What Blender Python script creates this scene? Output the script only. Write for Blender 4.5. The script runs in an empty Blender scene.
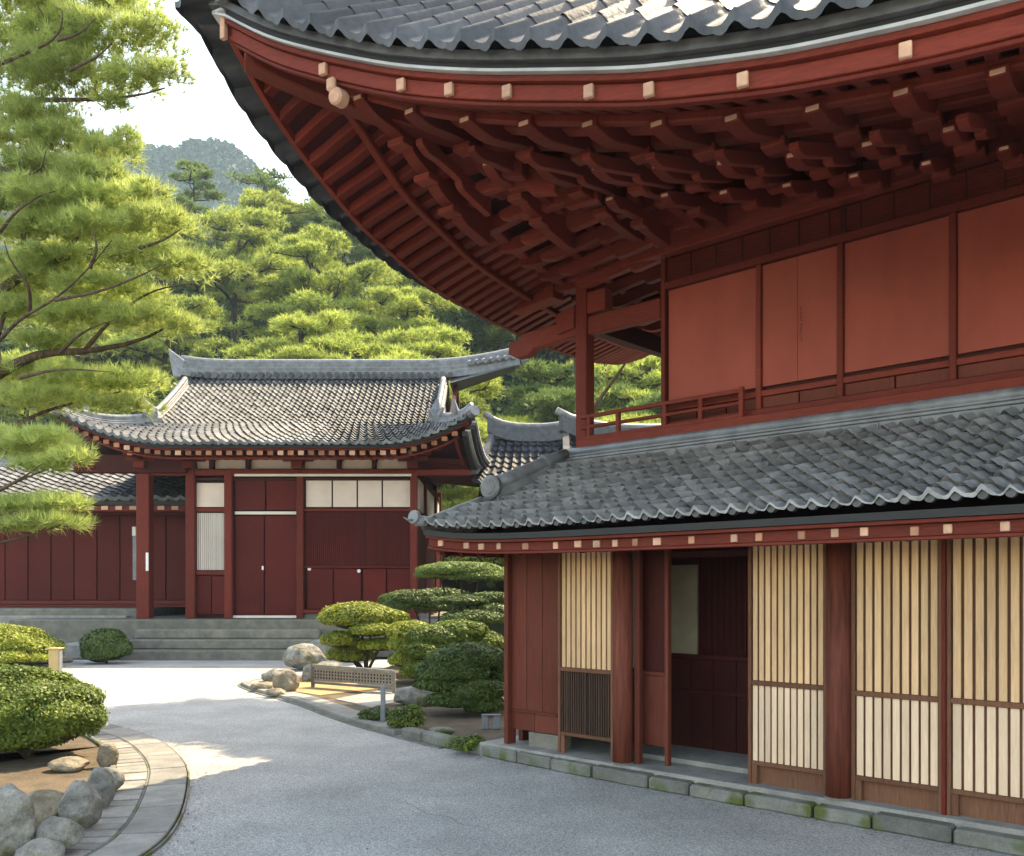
import bpy, math, random
import numpy as np
from mathutils import Vector
R = math.radians
random.seed(7); rng = np.random.default_rng(7)
scene = bpy.context.scene
C = scene.collection

# ------------------------------------------------------------------ camera, sky, sun, exposure
EYE = 1.8; FPX = 900.0; HZ = 590.0
cd = bpy.data.cameras.new('camera'); cam = bpy.data.objects.new('camera', cd); C.objects.link(cam)
cam.location = (0, 0, EYE); cam.rotation_euler = (R(90), 0, 0)
cd.sensor_width = 36; cd.lens = 36*FPX/1024; cd.shift_y = (HZ-428)/1024
cd.clip_start = 0.1; cd.clip_end = 5000
scene.camera = cam
SUN_AZ = 45.0; SUN_EL = 55.0          # azimuth from +Y towards +X
world = bpy.data.worlds.new('World'); scene.world = world; world.use_nodes = True
wn = world.node_tree; bg = wn.nodes['Background']
sky = wn.nodes.new('ShaderNodeTexSky'); sky.sky_type = 'NISHITA'; sky.sun_disc = False
sky.sun_elevation = R(SUN_EL); sky.sun_rotation = R(SUN_AZ); sky.dust_density = 1.2; sky.air_density = 1.0; sky.ozone_density = 1.0
wn.links.new(sky.outputs[0], bg.inputs[0]); bg.inputs[1].default_value = 0.15
ld = bpy.data.lights.new('sun', 'SUN'); ld.energy = 2.3; ld.angle = R(0.5); ld.color = (1.0, 0.95, 0.86)
sun = bpy.data.objects.new('sun', ld); C.objects.link(sun); sun.location = (20, 20, 40)
sv = Vector((math.cos(R(SUN_EL))*math.sin(R(SUN_AZ)), math.cos(R(SUN_EL))*math.cos(R(SUN_AZ)), math.sin(R(SUN_EL))))
sun.rotation_euler = sv.to_track_quat('Z', 'Y').to_euler()
vs = scene.view_settings; vs.view_transform = 'Standard'; vs.look = 'None'; vs.gamma = 1; vs.exposure = 2.68; vs.use_curve_mapping = False
vs.use_white_balance = True; vs.white_balance_temperature = 9900; vs.white_balance_tint = 8

# ------------------------------------------------------------------ materials
def mat(name, base, base2=None, rough=0.7, scale=6.0, stretch=(1,1,1), bump=0.15, bscale=None, tint=0.18,
        spec=0.3, trans=0.0, detail=6, metal=0.0, speck=0.0, moss=None, coat=0.0, bdist=.02):
    m = bpy.data.materials.new(name); m.use_nodes = True; nt = m.node_tree; N = nt.nodes; L = nt.links
    p = N['Principled BSDF']; p.inputs['Roughness'].default_value = rough
    p.inputs['Specular IOR Level'].default_value = spec; p.inputs['Metallic'].default_value = metal
    if coat: p.inputs['Coat Weight'].default_value = coat; p.inputs['Coat Roughness'].default_value = .35
    tc = N.new('ShaderNodeTexCoord'); mp = N.new('ShaderNodeMapping'); mp.inputs['Scale'].default_value = stretch
    L.new(tc.outputs['Object'], mp.inputs['Vector'])
    nz = N.new('ShaderNodeTexNoise'); nz.inputs['Scale'].default_value = scale; nz.inputs['Detail'].default_value = detail
    nz.inputs['Roughness'].default_value = .62
    L.new(mp.outputs[0], nz.inputs['Vector'])
    b2 = base2 or tuple(c*0.62 for c in base)
    rp = N.new('ShaderNodeValToRGB'); rp.color_ramp.elements[0].position = .32; rp.color_ramp.elements[1].position = .68
    rp.color_ramp.elements[0].color = (*b2, 1); rp.color_ramp.elements[1].color = (*base, 1)
    L.new(nz.outputs[0], rp.inputs[0]); col = rp.outputs[0]
    # slow large-scale weathering
    n3 = N.new('ShaderNodeTexNoise'); n3.inputs['Scale'].default_value = .9; n3.inputs['Detail'].default_value = 3
    L.new(tc.outputs['Object'], n3.inputs['Vector'])
    mr3 = N.new('ShaderNodeMapRange'); mr3.inputs[1].default_value = .3; mr3.inputs[2].default_value = .7
    mr3.inputs[3].default_value = .86; mr3.inputs[4].default_value = 1.1
    L.new(n3.outputs[0], mr3.inputs[0])
    at = N.new('ShaderNodeAttribute'); at.attribute_name = 'tint'
    mr = N.new('ShaderNodeMapRange'); mr.inputs[3].default_value = 1-tint; mr.inputs[4].default_value = 1+tint
    L.new(at.outputs['Fac'], mr.inputs[0])
    mu = N.new('ShaderNodeMath'); mu.operation = 'MULTIPLY'; L.new(mr.outputs[0], mu.inputs[0]); L.new(mr3.outputs[0], mu.inputs[1])
    last = mu.outputs[0]
    if speck:
        ns = N.new('ShaderNodeTexNoise'); ns.inputs['Scale'].default_value = 70; ns.inputs['Detail'].default_value = 3
        L.new(tc.outputs['Object'], ns.inputs['Vector'])
        ms = N.new('ShaderNodeMapRange'); ms.inputs[1].default_value = .3; ms.inputs[2].default_value = .7
        ms.inputs[3].default_value = 1-speck; ms.inputs[4].default_value = 1+speck; L.new(ns.outputs[0], ms.inputs[0])
        m2 = N.new('ShaderNodeMath'); m2.operation = 'MULTIPLY'; L.new(last, m2.inputs[0]); L.new(ms.outputs[0], m2.inputs[1]); last = m2.outputs[0]
    vm = N.new('ShaderNodeVectorMath'); vm.operation = 'SCALE'; L.new(col, vm.inputs[0]); L.new(last, vm.inputs['Scale'])
    out = vm.outputs[0]
    if moss:
        nm = N.new('ShaderNodeTexNoise'); nm.inputs['Scale'].default_value = 3.5; nm.inputs['Detail'].default_value = 8
        L.new(tc.outputs['Object'], nm.inputs['Vector'])
        mm = N.new('ShaderNodeMapRange'); mm.inputs[1].default_value = moss[1]; mm.inputs[2].default_value = moss[1]+.13
        L.new(nm.outputs[0], mm.inputs[0])
        mx = N.new('ShaderNodeMixRGB'); mx.inputs[2].default_value = (*moss[0], 1); L.new(mm.outputs[0], mx.inputs[0]); L.new(out, mx.inputs[1]); out = mx.outputs[0]
    L.new(out, p.inputs['Base Color'])
    if bump:
        nb = N.new('ShaderNodeTexNoise'); nb.inputs['Scale'].default_value = bscale or scale*3; nb.inputs['Detail'].default_value = 5
        L.new(mp.outputs[0], nb.inputs['Vector'])
        bp = N.new('ShaderNodeBump'); bp.inputs['Strength'].default_value = bump; bp.inputs['Distance'].default_value = bdist
        L.new(nb.outputs[0], bp.inputs['Height']); L.new(bp.outputs[0], p.inputs['Normal'])
        mrr = N.new('ShaderNodeMapRange'); mrr.inputs[3].default_value = max(0, rough-.14); mrr.inputs[4].default_value = min(1, rough+.14)
        L.new(nz.outputs[0], mrr.inputs[0]); L.new(mrr.outputs[0], p.inputs['Roughness'])
    if trans:
        tr = N.new('ShaderNodeBsdfTranslucent'); L.new(out, tr.inputs[0])
        ms_ = N.new('ShaderNodeMixShader'); ms_.inputs[0].default_value = trans
        L.new(p.outputs[0], ms_.inputs[1]); L.new(tr.outputs[0], ms_.inputs[2]); L.new(ms_.outputs[0], N['Material Output'].inputs[0])
    return m

V_ = (9, 9, .7)     # vertical grain
M = dict(
 red      = mat('vermilion_wood', (.155,.022,.014), (.09,.014,.010), .55, 7, V_, .12, 20, .16, spec=.12),
 redh     = mat('vermilion_beam', (.185,.030,.020), (.11,.018,.012), .55, 9, (1,1,7), .12, 20, .18, spec=.12),
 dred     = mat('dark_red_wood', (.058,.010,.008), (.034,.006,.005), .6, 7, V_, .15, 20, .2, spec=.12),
 panel    = mat('red_lacquer_panel', (.31,.066,.046), (.25,.050,.035), .5, 2.2, (1.4,1.4,.5), .06, 9, .05, spec=.12),
 board    = mat('red_brown_board', (.14,.034,.023), (.09,.022,.015), .6, 6, V_, .15, 20, .18, spec=.12),
 backred  = mat('hall_red_board', (.105,.011,.008), (.07,.007,.0055), .6, 6, V_, .1, 20, .15, spec=.12),
 brown    = mat('brown_slat_wood', (.17,.075,.045), (.10,.042,.026), .6, 9, V_, .15, 24, .22, spec=.12),
 dbrown   = mat('dark_brown_slat', (.075,.04,.03), (.045,.024,.018), .65, 9, V_, .15, 24, .25, spec=.12),
 post     = mat('round_post_wood', (.175,.045,.028), (.075,.021,.016), .6, 5, (7,7,.5), .3, 16, .1, spec=.12),
 pale     = mat('pale_wood_slat', (.68,.43,.25), (.52,.31,.17), .6, 7, V_, .1, 22, .14),
 paler    = mat('pale_lower_slat', (.70,.50,.36), (.57,.40,.28), .6, 7, V_, .1, 22, .12),
 endgrain = mat('rafter_end_paint', (.60,.35,.25), (.42,.23,.16), .7, 14, (1,1,1), .1, 30, .2),
 plaster  = mat('cream_plaster', (.60,.50,.45), (.54,.44,.39), .85, 3, (1,1,1), .05, 14, .05),
 curtain  = mat('pleated_white_screen', (.66,.6,.56), (.56,.5,.46), .8, 8, V_, .05, 20, .1),
 tile     = mat('grey_roof_tile', (.30,.305,.315), (.15,.155,.165), .42, 9, (1,1,1), .12, 30, .28, spec=.5),
 tiled    = mat('dark_roof_tile', (.10,.103,.112), (.05,.052,.06), .45, 7, (1,1,1), .12, 30, .3, spec=.25),
 tilebk   = mat('silvery_roof_tile', (.150,.154,.163), (.078,.08,.086), .65, 6, (1,1,1), .1, 30, .32, spec=.12),
 ridge    = mat('ridge_tile', (.19,.20,.225), (.09,.095,.11), .4, 6, (1,1,1), .15, 30, .2, spec=.5),
 ridgebk  = mat('pale_ridge_tile', (.20,.205,.22), (.095,.10,.11), .45, 6, (1,1,1), .15, 30, .2, spec=.4),
 lip      = mat('metal_drip_strip', (.42,.43,.44), (.3,.3,.31), .45, 5, (1,1,1), .0, 10, .05, spec=.5),
 darkb    = mat('dark_eave_board', (.028,.028,.032), (.016,.016,.018), .6, 5, (1,1,1), .1, 20, .2),
 greyb    = mat('grey_flashing', (.115,.125,.14), (.085,.09,.10), .5, 3, (1,1,1), .06, 14, .12, spec=.4),
 orange   = mat('orange_rafter_end', (.34,.14,.07), (.20,.07,.04), .7, 9, (1,1,1), .1, 30, .4),
 tiledk   = mat('blackish_roof_tile', (.035,.038,.048), (.018,.02,.026), .6, 6, (1,1,1), .12, 30, .3, spec=.15),  # even blackish tile colour for the small halls
 tiledk2  = mat('charcoal_roof_tile', (.075,.078,.087), (.036,.038,.045), .42, 8, (1,1,1), .12, 30, .3, spec=.35),
 plasterdk     = mat('olive_plaster', (.30,.25,.18), (.22,.18,.125), .85, 4, (1,1,1), .08, 14, .1),  # darker, olive-toned plaster for the recess panel
 endgrain2 = mat('faded_end_paint', (.42,.19,.12), (.28,.13,.09), .7, 14, (1,1,1), .1, 30, .2),
 black    = mat('hole_black', (.012,.010,.010), (.006,.005,.005), .8, 4, (1,1,1), .05, 12, .1),
 road     = mat('pale_asphalt', (.33,.325,.315), (.26,.257,.25), .85, 1.6, (1,1,1), .5, 90, .0, speck=.5),
 stone    = mat('cut_stone', (.25,.24,.222), (.15,.145,.135), .8, 5, (1,1,1), .25, 30, .22, speck=.12),
 stoned   = mat('weathered_step_stone', (.18,.165,.14), (.10,.094,.082), .85, 4, (1,1,1), .3, 24, .2, speck=.14, moss=((.10,.095,.055),.62)),
 mossy    = mat('mossy_kerb_stone', (.17,.17,.155), (.10,.10,.09), .9, 5, (1,1,1), .4, 30, .25, speck=.15, moss=((.075,.095,.028),.49)),
 rock     = mat('garden_rock', (.27,.26,.24), (.085,.083,.075), .85, 6, (1,1,1), .8, 7, .1, speck=.2, bdist=.08, moss=((.085,.085,.03),.53)),
 rockt    = mat('tan_rock', (.25,.21,.155), (.11,.09,.065), .85, 6, (1,1,1), .8, 7, .1, speck=.2, bdist=.08),
 soil     = mat('garden_soil', (.12,.088,.058), (.06,.044,.03), .95, 4, (1,1,1), .8, 40, .0, speck=.3),
 sand     = mat('orange_sand', (.36,.24,.12), (.28,.18,.09), .95, 5, (1,1,1), .4, 60, .0, speck=.15),
 grass    = mat('ground_green', (.022,.03,.012), (.012,.017,.008), 1.0, .8, (1,1,1), .5, 8, .0, speck=.3, spec=0),
 bark     = mat('pine_bark', (.12,.075,.05), (.035,.024,.018), .95, 6, (3,3,.8), .9, 14, .1),
 barkd    = mat('dark_bark', (.05,.035,.028), (.02,.015,.012), .95, 6, (3,3,.8), .6, 14, .1),
 needle   = mat('pine_needles', (.45,.52,.18), (.30,.38,.11), .5, 1.3, (1,1,1), 0, 1, .34, spec=.2, trans=.5),
 needle2  = mat('far_pine_needles', (.42,.47,.11), (.27,.34,.08), .55, .5, (1,1,1), 0, 1, .45, spec=.2, trans=.35),
 needle3  = mat('dark_pine_needles', (.17,.24,.06), (.10,.155,.045), .55, .5, (1,1,1), 0, 1, .45, spec=.2, trans=.3),  # darker needle colour for some of the pines
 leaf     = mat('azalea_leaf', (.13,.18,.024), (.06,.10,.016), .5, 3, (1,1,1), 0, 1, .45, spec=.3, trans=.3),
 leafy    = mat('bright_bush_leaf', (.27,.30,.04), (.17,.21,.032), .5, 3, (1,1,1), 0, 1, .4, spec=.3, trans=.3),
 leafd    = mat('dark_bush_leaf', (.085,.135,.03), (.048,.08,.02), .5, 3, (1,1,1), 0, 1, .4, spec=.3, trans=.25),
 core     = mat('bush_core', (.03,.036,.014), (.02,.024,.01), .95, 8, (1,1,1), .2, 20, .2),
 hill     = mat('hill_wood', (.075,.10,.05), (.04,.06,.03), .9, .05, (1,1,1), 0, 1, .4),
 bamboo   = mat('yellow_bamboo', (.45,.33,.16), (.34,.24,.11), .6, 9, V_, .1, 20, .1),
 bronze   = mat('pierced_plate', (.24,.19,.15), (.14,.11,.09), .6, 12, (1,1,1), .3, 40, .2),
 white    = mat('white_paint', (.72,.72,.70), (.62,.62,.6), .7, 8, (1,1,1), .05, 20, .05),
 ink      = mat('script_ink', (.05,.012,.01), (.04,.01,.008), .6, 8, (1,1,1), 0, 20, .0),
 steel    = mat('grey_metal_post', (.20,.22,.25), (.14,.155,.18), .45, 8, (1,1,1), .05, 20, .05),
)

# ------------------------------------------------------------------ mesh helpers
def link_mesh(name, verts, faces, m, tints=None, smooth=False, origin=(0,0,0), parent=None, bevel=0, offsets=None, sharp=0):
    me = bpy.data.meshes.new(name)
    v = np.asarray(verts, dtype=np.float64) - np.asarray(origin)
    if isinstance(faces, np.ndarray):
        k = faces.shape[1]; nf = len(faces)
        me.vertices.add(len(v)); me.vertices.foreach_set('co', v.astype(np.float32).ravel())
        me.loops.add(nf*k); me.loops.foreach_set('vertex_index', faces.astype(np.int32).ravel())
        me.polygons.add(nf); me.polygons.foreach_set('loop_start', np.arange(0, nf*k, k, dtype=np.int32))
        me.update(calc_edges=True)
    else:
        me.from_pydata(v.tolist(), [], faces); me.update()
    n = len(me.polygons)
    a = me.attributes.new('tint', 'FLOAT', 'FACE')
    a.data.foreach_set('value', np.asarray(tints if tints is not None else rng.random(n), dtype=np.float32))
    if smooth: me.polygons.foreach_set('use_smooth', np.ones(n, dtype=bool))
    me.materials.append(m); me.validate(clean_customdata=False)
    o = bpy.data.objects.new(name, me); C.objects.link(o)
    if sharp: me.set_sharp_from_angle(angle=R(sharp))
    if parent is not None: o.parent = parent
    else: o.location = origin
    if bevel:
        b = o.modifiers.new('bevel', 'BEVEL'); b.width = bevel; b.segments = 1; b.limit_method = 'ANGLE'
    return o

def root_loc(o):
    while o.parent is not None: o = o.parent
    return np.array(o.location)

class MB:
    def __init__(s, fr=None): s.v = []; s.f = []; s.t = []; s.fr = fr or (lambda x, y, z: (x, y, z))
    def add(s, vs_, fs, t=None):
        n = len(s.v); t = random.random() if t is None else t
        for p in vs_: s.v.append(s.fr(*p))
        for f in fs: s.f.append(tuple(i+n for i in f)); s.t.append(t)
        return s
    def box(s, x0, x1, y0, y1, z0, z1, t=None):
        return s.add([(x0,y0,z0),(x1,y0,z0),(x1,y1,z0),(x0,y1,z0),(x0,y0,z1),(x1,y0,z1),(x1,y1,z1),(x0,y1,z1)],
                     [(0,3,2,1),(4,5,6,7),(0,1,5,4),(1,2,6,5),(2,3,7,6),(3,0,4,7)], t)
    def beam(s, p, q, w, h, t=None, up=(0,0,1)):
        p = np.array(p, float); q = np.array(q, float); d = q-p; d /= np.linalg.norm(d)
        u = np.array(up, float); sd = np.cross(d, u); sd /= np.linalg.norm(sd); u = np.cross(sd, d)
        vs_ = []
        for c in (p, q):
            for a, b in ((-1,-1),(1,-1),(1,1),(-1,1)): vs_.append(tuple(c+sd*a*w/2+u*b*h/2))
        return s.add(vs_, [(0,1,2,3),(7,6,5,4),(0,4,5,1),(1,5,6,2),(2,6,7,3),(3,7,4,0)], t)
    def sweep(s, pts, prof, closed_ends=True, up=(0,0,1), t=None, flat=True):
        """profile (side, up) pairs swept along pts"""
        P = np.array(pts, float); n = len(P); k = len(prof)
        T = np.gradient(P, axis=0); T /= np.linalg.norm(T, axis=1)[:,None]
        U = np.tile(np.array(up, float), (n,1)); S = np.cross(T, U); S /= np.linalg.norm(S, axis=1)[:,None]
        if not flat: U = np.cross(S, T)
        vs_ = []
        for i in range(n):
            for a, b in prof: vs_.append(tuple(P[i]+S[i]*a+U[i]*b))
        fs = []
        for i in range(n-1):
            for j in range(k):
                j2 = (j+1) % k; fs.append((i*k+j, i*k+j2, (i+1)*k+j2, (i+1)*k+j))
        if closed_ends: fs.append(tuple(range(k-1,-1,-1))); fs.append(tuple((n-1)*k+j for j in range(k)))
        return s.add(vs_, fs, t)
    def tube(s, pts, rs, n=8, t=None):
        P = np.array(pts, float); m_ = len(P)
        if np.isscalar(rs): rs = [rs]*m_
        T = np.gradient(P, axis=0); T /= (np.linalg.norm(T, axis=1)[:,None]+1e-9)
        ref = np.array((0,0,1.)) if abs(T[0][2]) < .9 else np.array((1.,0,0))
        vs_ = []
        S = np.cross(T[0], ref); S /= np.linalg.norm(S)
        for i in range(m_):
            S = S - T[i]*np.dot(S, T[i]); S /= np.linalg.norm(S); B = np.cross(T[i], S)
            for j in range(n):
                a = 2*math.pi*j/n; vs_.append(tuple(P[i]+rs[i]*(math.cos(a)*S+math.sin(a)*B)))
        fs = [(i*n+j, i*n+(j+1) % n, (i+1)*n+(j+1) % n, (i+1)*n+j) for i in range(m_-1) for j in range(n)]
        fs += [tuple(range(n-1,-1,-1)), tuple((m_-1)*n+j for j in range(n))]
        return s.add(vs_, fs, t)
    def prism(s, poly, z0, z1, t=None):
        n = len(poly)
        vs_ = [(x,y,z0) for x,y in poly]+[(x,y,z1) for x,y in poly]
        fs = [tuple(range(n-1,-1,-1)), tuple(range(n,2*n))]+[(i,(i+1)%n,n+(i+1)%n,n+i) for i in range(n)]
        return s.add(vs_, fs, t)
    def build(s, name, m, parent=None, smooth=False, bevel=0, origin=None):
        org = root_loc(parent) if parent is not None else (origin if origin is not None else (0,0,0))
        return link_mesh(name, s.v, s.f, m, s.t, smooth, org, parent, bevel)

def tag(o, label=None, cat=None, group=None, kind=None):
    if label: o['label'] = label
    if cat: o['category'] = cat
    if group: o['group'] = group
    if kind: o['kind'] = kind
    return o
def thing(name, loc, label, cat, group=None):
    o = bpy.data.objects.new(name, None); C.objects.link(o); o.location = loc; o.empty_display_size = .3
    return tag(o, label, cat, group)

def smoothstep(x): x = np.clip(x, 0, 1); return x*x*(3-2*x)

def tile_sheet(name, P, ncol, nrow, m, parent, amp=.035, lift=.025, sub=6, drop=.05, under=.16):
    """one roof slope of overlapping tiles: P(s, t) -> points, t = 0 at the eave"""
    ns = ncol*sub+1; s = np.linspace(0, 1, ns); f = (np.arange(ns) % sub)/sub; f[-1] = 0
    cols = np.minimum(np.arange(ns)//sub, ncol-1)
    h = amp*np.exp(-((f-.5)/.2)**2) - amp*.35*np.cos(2*np.pi*f)*0 - amp*.12*np.sin(2*np.pi*(f+.1))
    lines = []; eps = 1e-3
    def row(t, off, extra=0):
        p = P(s, np.full(ns, t)); ds = P(np.minimum(s+eps,1), np.full(ns,t))-P(np.maximum(s-eps,0), np.full(ns,t))
        t2 = min(t+eps,1); t1 = max(t2-2*eps,0)
        dt = P(s, np.full(ns,t2))-P(s, np.full(ns,t1))
        n = np.cross(ds, dt); n /= np.linalg.norm(n, axis=1)[:,None]+1e-12; n[n[:,2] < 0] *= -1
        q = p + n*(h+off)[:,None]
        if extra is not 0: q[:,2] -= extra
        return q
    lines.append(row(0, lift-.01, drop+min(.035, drop*1.2)*np.sin(np.pi*f)))
    for j in range(nrow):
        jit = rng.normal(0, lift*.12, ncol)[cols]
        lines.append(row(max(j/nrow-under/nrow, 0), lift+jit)); lines.append(row((j+1)/nrow+(.12/nrow if j < nrow-1 else 0), 0+jit*.5))
    V = np.concatenate(lines); nl = len(lines)
    a = (np.arange(nl-1)[:,None]*ns+np.arange(ns-1)[None,:]).ravel()
    F = np.stack([a, a+1, a+1+ns, a+ns], 1)
    tt = np.empty((nl-1, ns-1)); tc = rng.random((nrow+1, ncol))
    for i in range(nl-1): tt[i] = tc[(i)//2][np.minimum(np.arange(ns-1)//sub, ncol-1)]
    return link_mesh(name, V, F, m, tt.ravel(), True, root_loc(parent), parent, sharp=38)

def K(px): return (px-512.0)/FPX
def at(px, py, Y): return np.array((K(px)*Y, Y, EYE+(HZ-py)/FPX*Y))
def gnd(px, py, z=0.0):
    Y = (EYE-z)*FPX/(py-HZ); return np.array((K(px)*Y, Y, z))
# ------------------------------------------------------------------ the ground, road, kerbs
def smooth_line(pts, n=60, it=3):
    P = [np.array(p, float) for p in pts]
    for _ in range(it):
        Q = [P[0]]
        for a, b in zip(P[:-1], P[1:]): Q += [a*.75+b*.25, a*.25+b*.75]
        Q.append(P[-1]); P = Q
    P = np.array(P); d = np.r_[0, np.cumsum(np.linalg.norm(np.diff(P, axis=0), axis=1))]
    s = np.linspace(0, d[-1], n); return np.stack([np.interp(s, d, P[:,i]) for i in range(P.shape[1])], 1)
def offset(P, w):
    T = np.gradient(P[:,:2], axis=0); T /= np.linalg.norm(T, axis=1)[:,None]
    Q = P.copy(); Q[:,0] += -T[:,1]*w; Q[:,1] += T[:,0]*w; return Q

# ground: flat court, wooded slope rising behind the halls, out to the horizon
def ground_z(x, y):
    z = 31*smoothstep((y-32)/56) + 0*x
    return z
xs = np.r_[-2500,-1200,-600,-300,np.linspace(-150,150,61),300,600,1200,2500]
ys = np.r_[-600,-200,-60,np.linspace(-20,120,71),170,260,600,1400,3000]
X, Y = np.meshgrid(xs, ys); Z = ground_z(X, Y)
V = np.stack([X.ravel(), Y.ravel(), Z.ravel()], 1); nx = len(xs)
a = (np.arange(len(ys)-1)[:,None]*nx+np.arange(nx-1)[None,:]).ravel()
tag(link_mesh('ground', V, np.stack([a,a+1,a+1+nx,a+nx],1), M['grass'], smooth=True), kind='structure')
mb = MB(); mb.add([(-22,-8,.004),(14,-8,.004),(14,23.2,.004),(-22,23.2,.004)], [(0,1,2,3)])
tag(mb.build('road', M['road']), kind='structure')

# right-hand kerb (foot line on the road), from the far garden round to the hall front
KERB = smooth_line([(-3.2,18.6,0),(-4.6,18.3,0),(-5.35,17.4,0),(-4.6,15.9,0),(-3.35,14.2,0),(-2.32,12.3,0),(-1.02,10.5,0),(-.13,9.5,0),(.966,8.34,0),(1.70,7.66,0),
                    (2.43,6.97,0),(3.16,6.29,0),(3.89,5.6,0),(5.5,4.1,0),(7.5,2.23,0)], 120)
inner = offset(KERB, .2); path_in = offset(KERB, .46)
i_moss = int(np.argmin(np.abs(KERB[:,1]-11.0)+np.abs(KERB[:,0]+1.4)))
mk = MB()      # rough mossy stones set end to end
d = np.r_[0, np.cumsum(np.linalg.norm(np.diff(KERB, axis=0), axis=1))]
s = d[i_moss]
def along(line, ss): return np.array([np.interp(ss, d, line[:,0]), np.interp(ss, d, line[:,1])])
while s < d[-1]-.5:
    L_ = random.uniform(.42,.7); e = min(s+L_-.018, d[-1]); h = random.uniform(.11,.13)
    n = 5; w = .17
    ring = [along(KERB, s+(e-s)*i/n) for i in range(n+1)]; back = [along(offset(KERB, w), s+(e-s)*i/n) for i in range(n+1)]
    poly = [tuple(p+np.array((random.uniform(-.008,.008),random.uniform(-.008,.008)))) for p in ring]+[tuple(p) for p in back[::-1]]
    mk.prism([p for p in poly], 0.0, h); s += L_
tag(mk.build('kerb', M['mossy'], bevel=.02), kind='structure')
def band(line, w0, w1, z0, z1, m, name, step=None, gap=.0, i0=0, i1=None, bev=.006, root=None):
    b = MB(); ln = line[i0:i1]; A = offset(ln, w0); B = offset(ln, w1); dd = np.r_[0, np.cumsum(np.linalg.norm(np.diff(ln, axis=0), axis=1))]
    step = step or dd[-1]; s_ = 0
    def al(Lx, q): return (np.interp(q, dd, Lx[:,0]), np.interp(q, dd, Lx[:,1]))
    while s_ < dd[-1]-.02:
        e_ = min(s_+step*random.uniform(.9,1.1)-gap, dd[-1]); n = max(2, int((e_-s_)/.12)+1)
        qs = np.linspace(s_, e_, n); dz = random.uniform(-.004,.004) if gap else 0
        b.prism([al(A,q) for q in qs]+[al(B,q) for q in qs[::-1]], z0, z1+dz); s_ = e_+gap
    return b.build(name, m, root, bevel=bev)
tag(band(KERB, 0, .16, 0, .07, M['stone'], 'kerb', 1.4, .008, 0, i_moss), kind='structure')
tag(band(KERB, -.07, -.005, 0.0, .02, M['mossy'], 'moss_strip', 5, 0, 14, i_moss+6), kind='structure')
tag(band(KERB, .17, .44, 0, .05, M['stone'], 'garden_path', 1.1, .01, 0, i_moss), kind='structure')
# garden bed between the kerb and the halls
bed = [tuple(p[:2]) for p in offset(KERB, .45)[:i_moss+8]] + [(1.2,9.6),(1.5,20),(.8,22.8),(-2.6,22.8)]
mb = MB(); mb.prism(bed, 0, .04); tag(mb.build('garden_soil', M['soil']), kind='structure')
sp = [gnd(255,686),gnd(320,696),gnd(372,690),gnd(400,681),gnd(380,674),gnd(330,676),gnd(280,678)]
mb = MB(); mb.prism([tuple(p[:2]*.978) for p in sp], .041, .055); tag(mb.build('orange_sand', M['sand']), kind='structure')
sp = [gnd(335,700),gnd(385,690),gnd(450,684),gnd(478,688),gnd(430,695),gnd(372,708)]
mb = MB(); mb.prism([tuple(p[:2]*.978) for p in sp], .041, .058); tag(mb.build('garden_paving', M['stone']), kind='structure')

# planter at lower left: two curved bands of paving, earth inside
RING = smooth_line([(-11.5,12.6,0),(-8.3,13.5,0),(-6.4,12.9,0),(-4.45,11.1,0),(-3.35,9.3,0),(-2.88,8.0,0),(-2.55,6.9,0),(-2.42,6.1,0),(-2.6,5.0,0),(-3.2,3.8,0),(-4.6,2.4,0)], 110)
tag(band(RING, -.012, -.34, 0, .045, M['stone'], 'planter_paving', .8, .026), kind='structure')
tag(band(RING, -.365, -.64, 0, .05, M['stone'], 'planter_paving', .2, .03), kind='structure')
tag(band(RING, -.0, -.645, .0045, .03, M['soil'], 'paving_bed', 9, 0, bev=0), kind='structure')
tag(band(RING, -.345, -.36, 0, .042, M['mossy'], 'paving_joint', 9, 0, bev=0), kind='structure')
tag(band(RING, -.008, .016, 0, .03, M['mossy'], 'paving_edge', 9, 0, bev=0), kind='structure')
Ri = offset(RING, -.655)
mb = MB(); mb.prism([tuple(p[:2]) for p in Ri][::-1]+[(-9.5,2.4)][::-1]+[(-12,6)], 0, .07); tag(mb.build('planter_soil', M['soil']), kind='structure')
tag(band(RING, -.645, -.70, 0.03, .10, M['mossy'], 'planter_edging', .8, .01, bev=.01), kind='structure')
# a hairline crack and scattered fallen needles on the road
cr = [gnd(*p) for p in ((393,800),(412,806),(428,815),(447,817),(463,826),(482,828),(497,835))]
mb = MB()
for a_, b_ in zip(cr[:-1], cr[1:]):
    d_ = (b_-a_)[:2]; d_ /= np.linalg.norm(d_); n_ = np.array((-d_[1], d_[0]))*.0018
    mb.add([(a_[0]-n_[0],a_[1]-n_[1],.009),(b_[0]-n_[0],b_[1]-n_[1],.009),(b_[0]+n_[0],b_[1]+n_[1],.009),(a_[0]+n_[0],a_[1]+n_[1],.009)],[(0,1,2,3)])
tag(mb.build('road_crack', M['darkb']), kind='structure')
gq = np.random.default_rng(91); n = 1500
which = gq.random(n) < .5; tq = gq.random(n)
def pick(line, tq): q_ = tq*(len(line)-1); i_ = np.arange(len(line)); return np.stack([np.interp(q_, i_, line[:,0]), np.interp(q_, i_, line[:,1])], 1)+gq.normal(0,.04,(len(tq),2))
base = np.where(which[:,None], pick(KERB[20:], tq)-np.abs(gq.normal(0,.12,n))[:,None]*np.array((.68,.73)), pick(RING[25:], tq)+np.abs(gq.normal(0,.14,n))[:,None]*np.array((.9,.1)))
extra_ = np.stack([gq.uniform(-4,3,n//10), gq.uniform(4,18,n//10)], 1); base = np.concatenate([base, extra_]); n = len(base)
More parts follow.
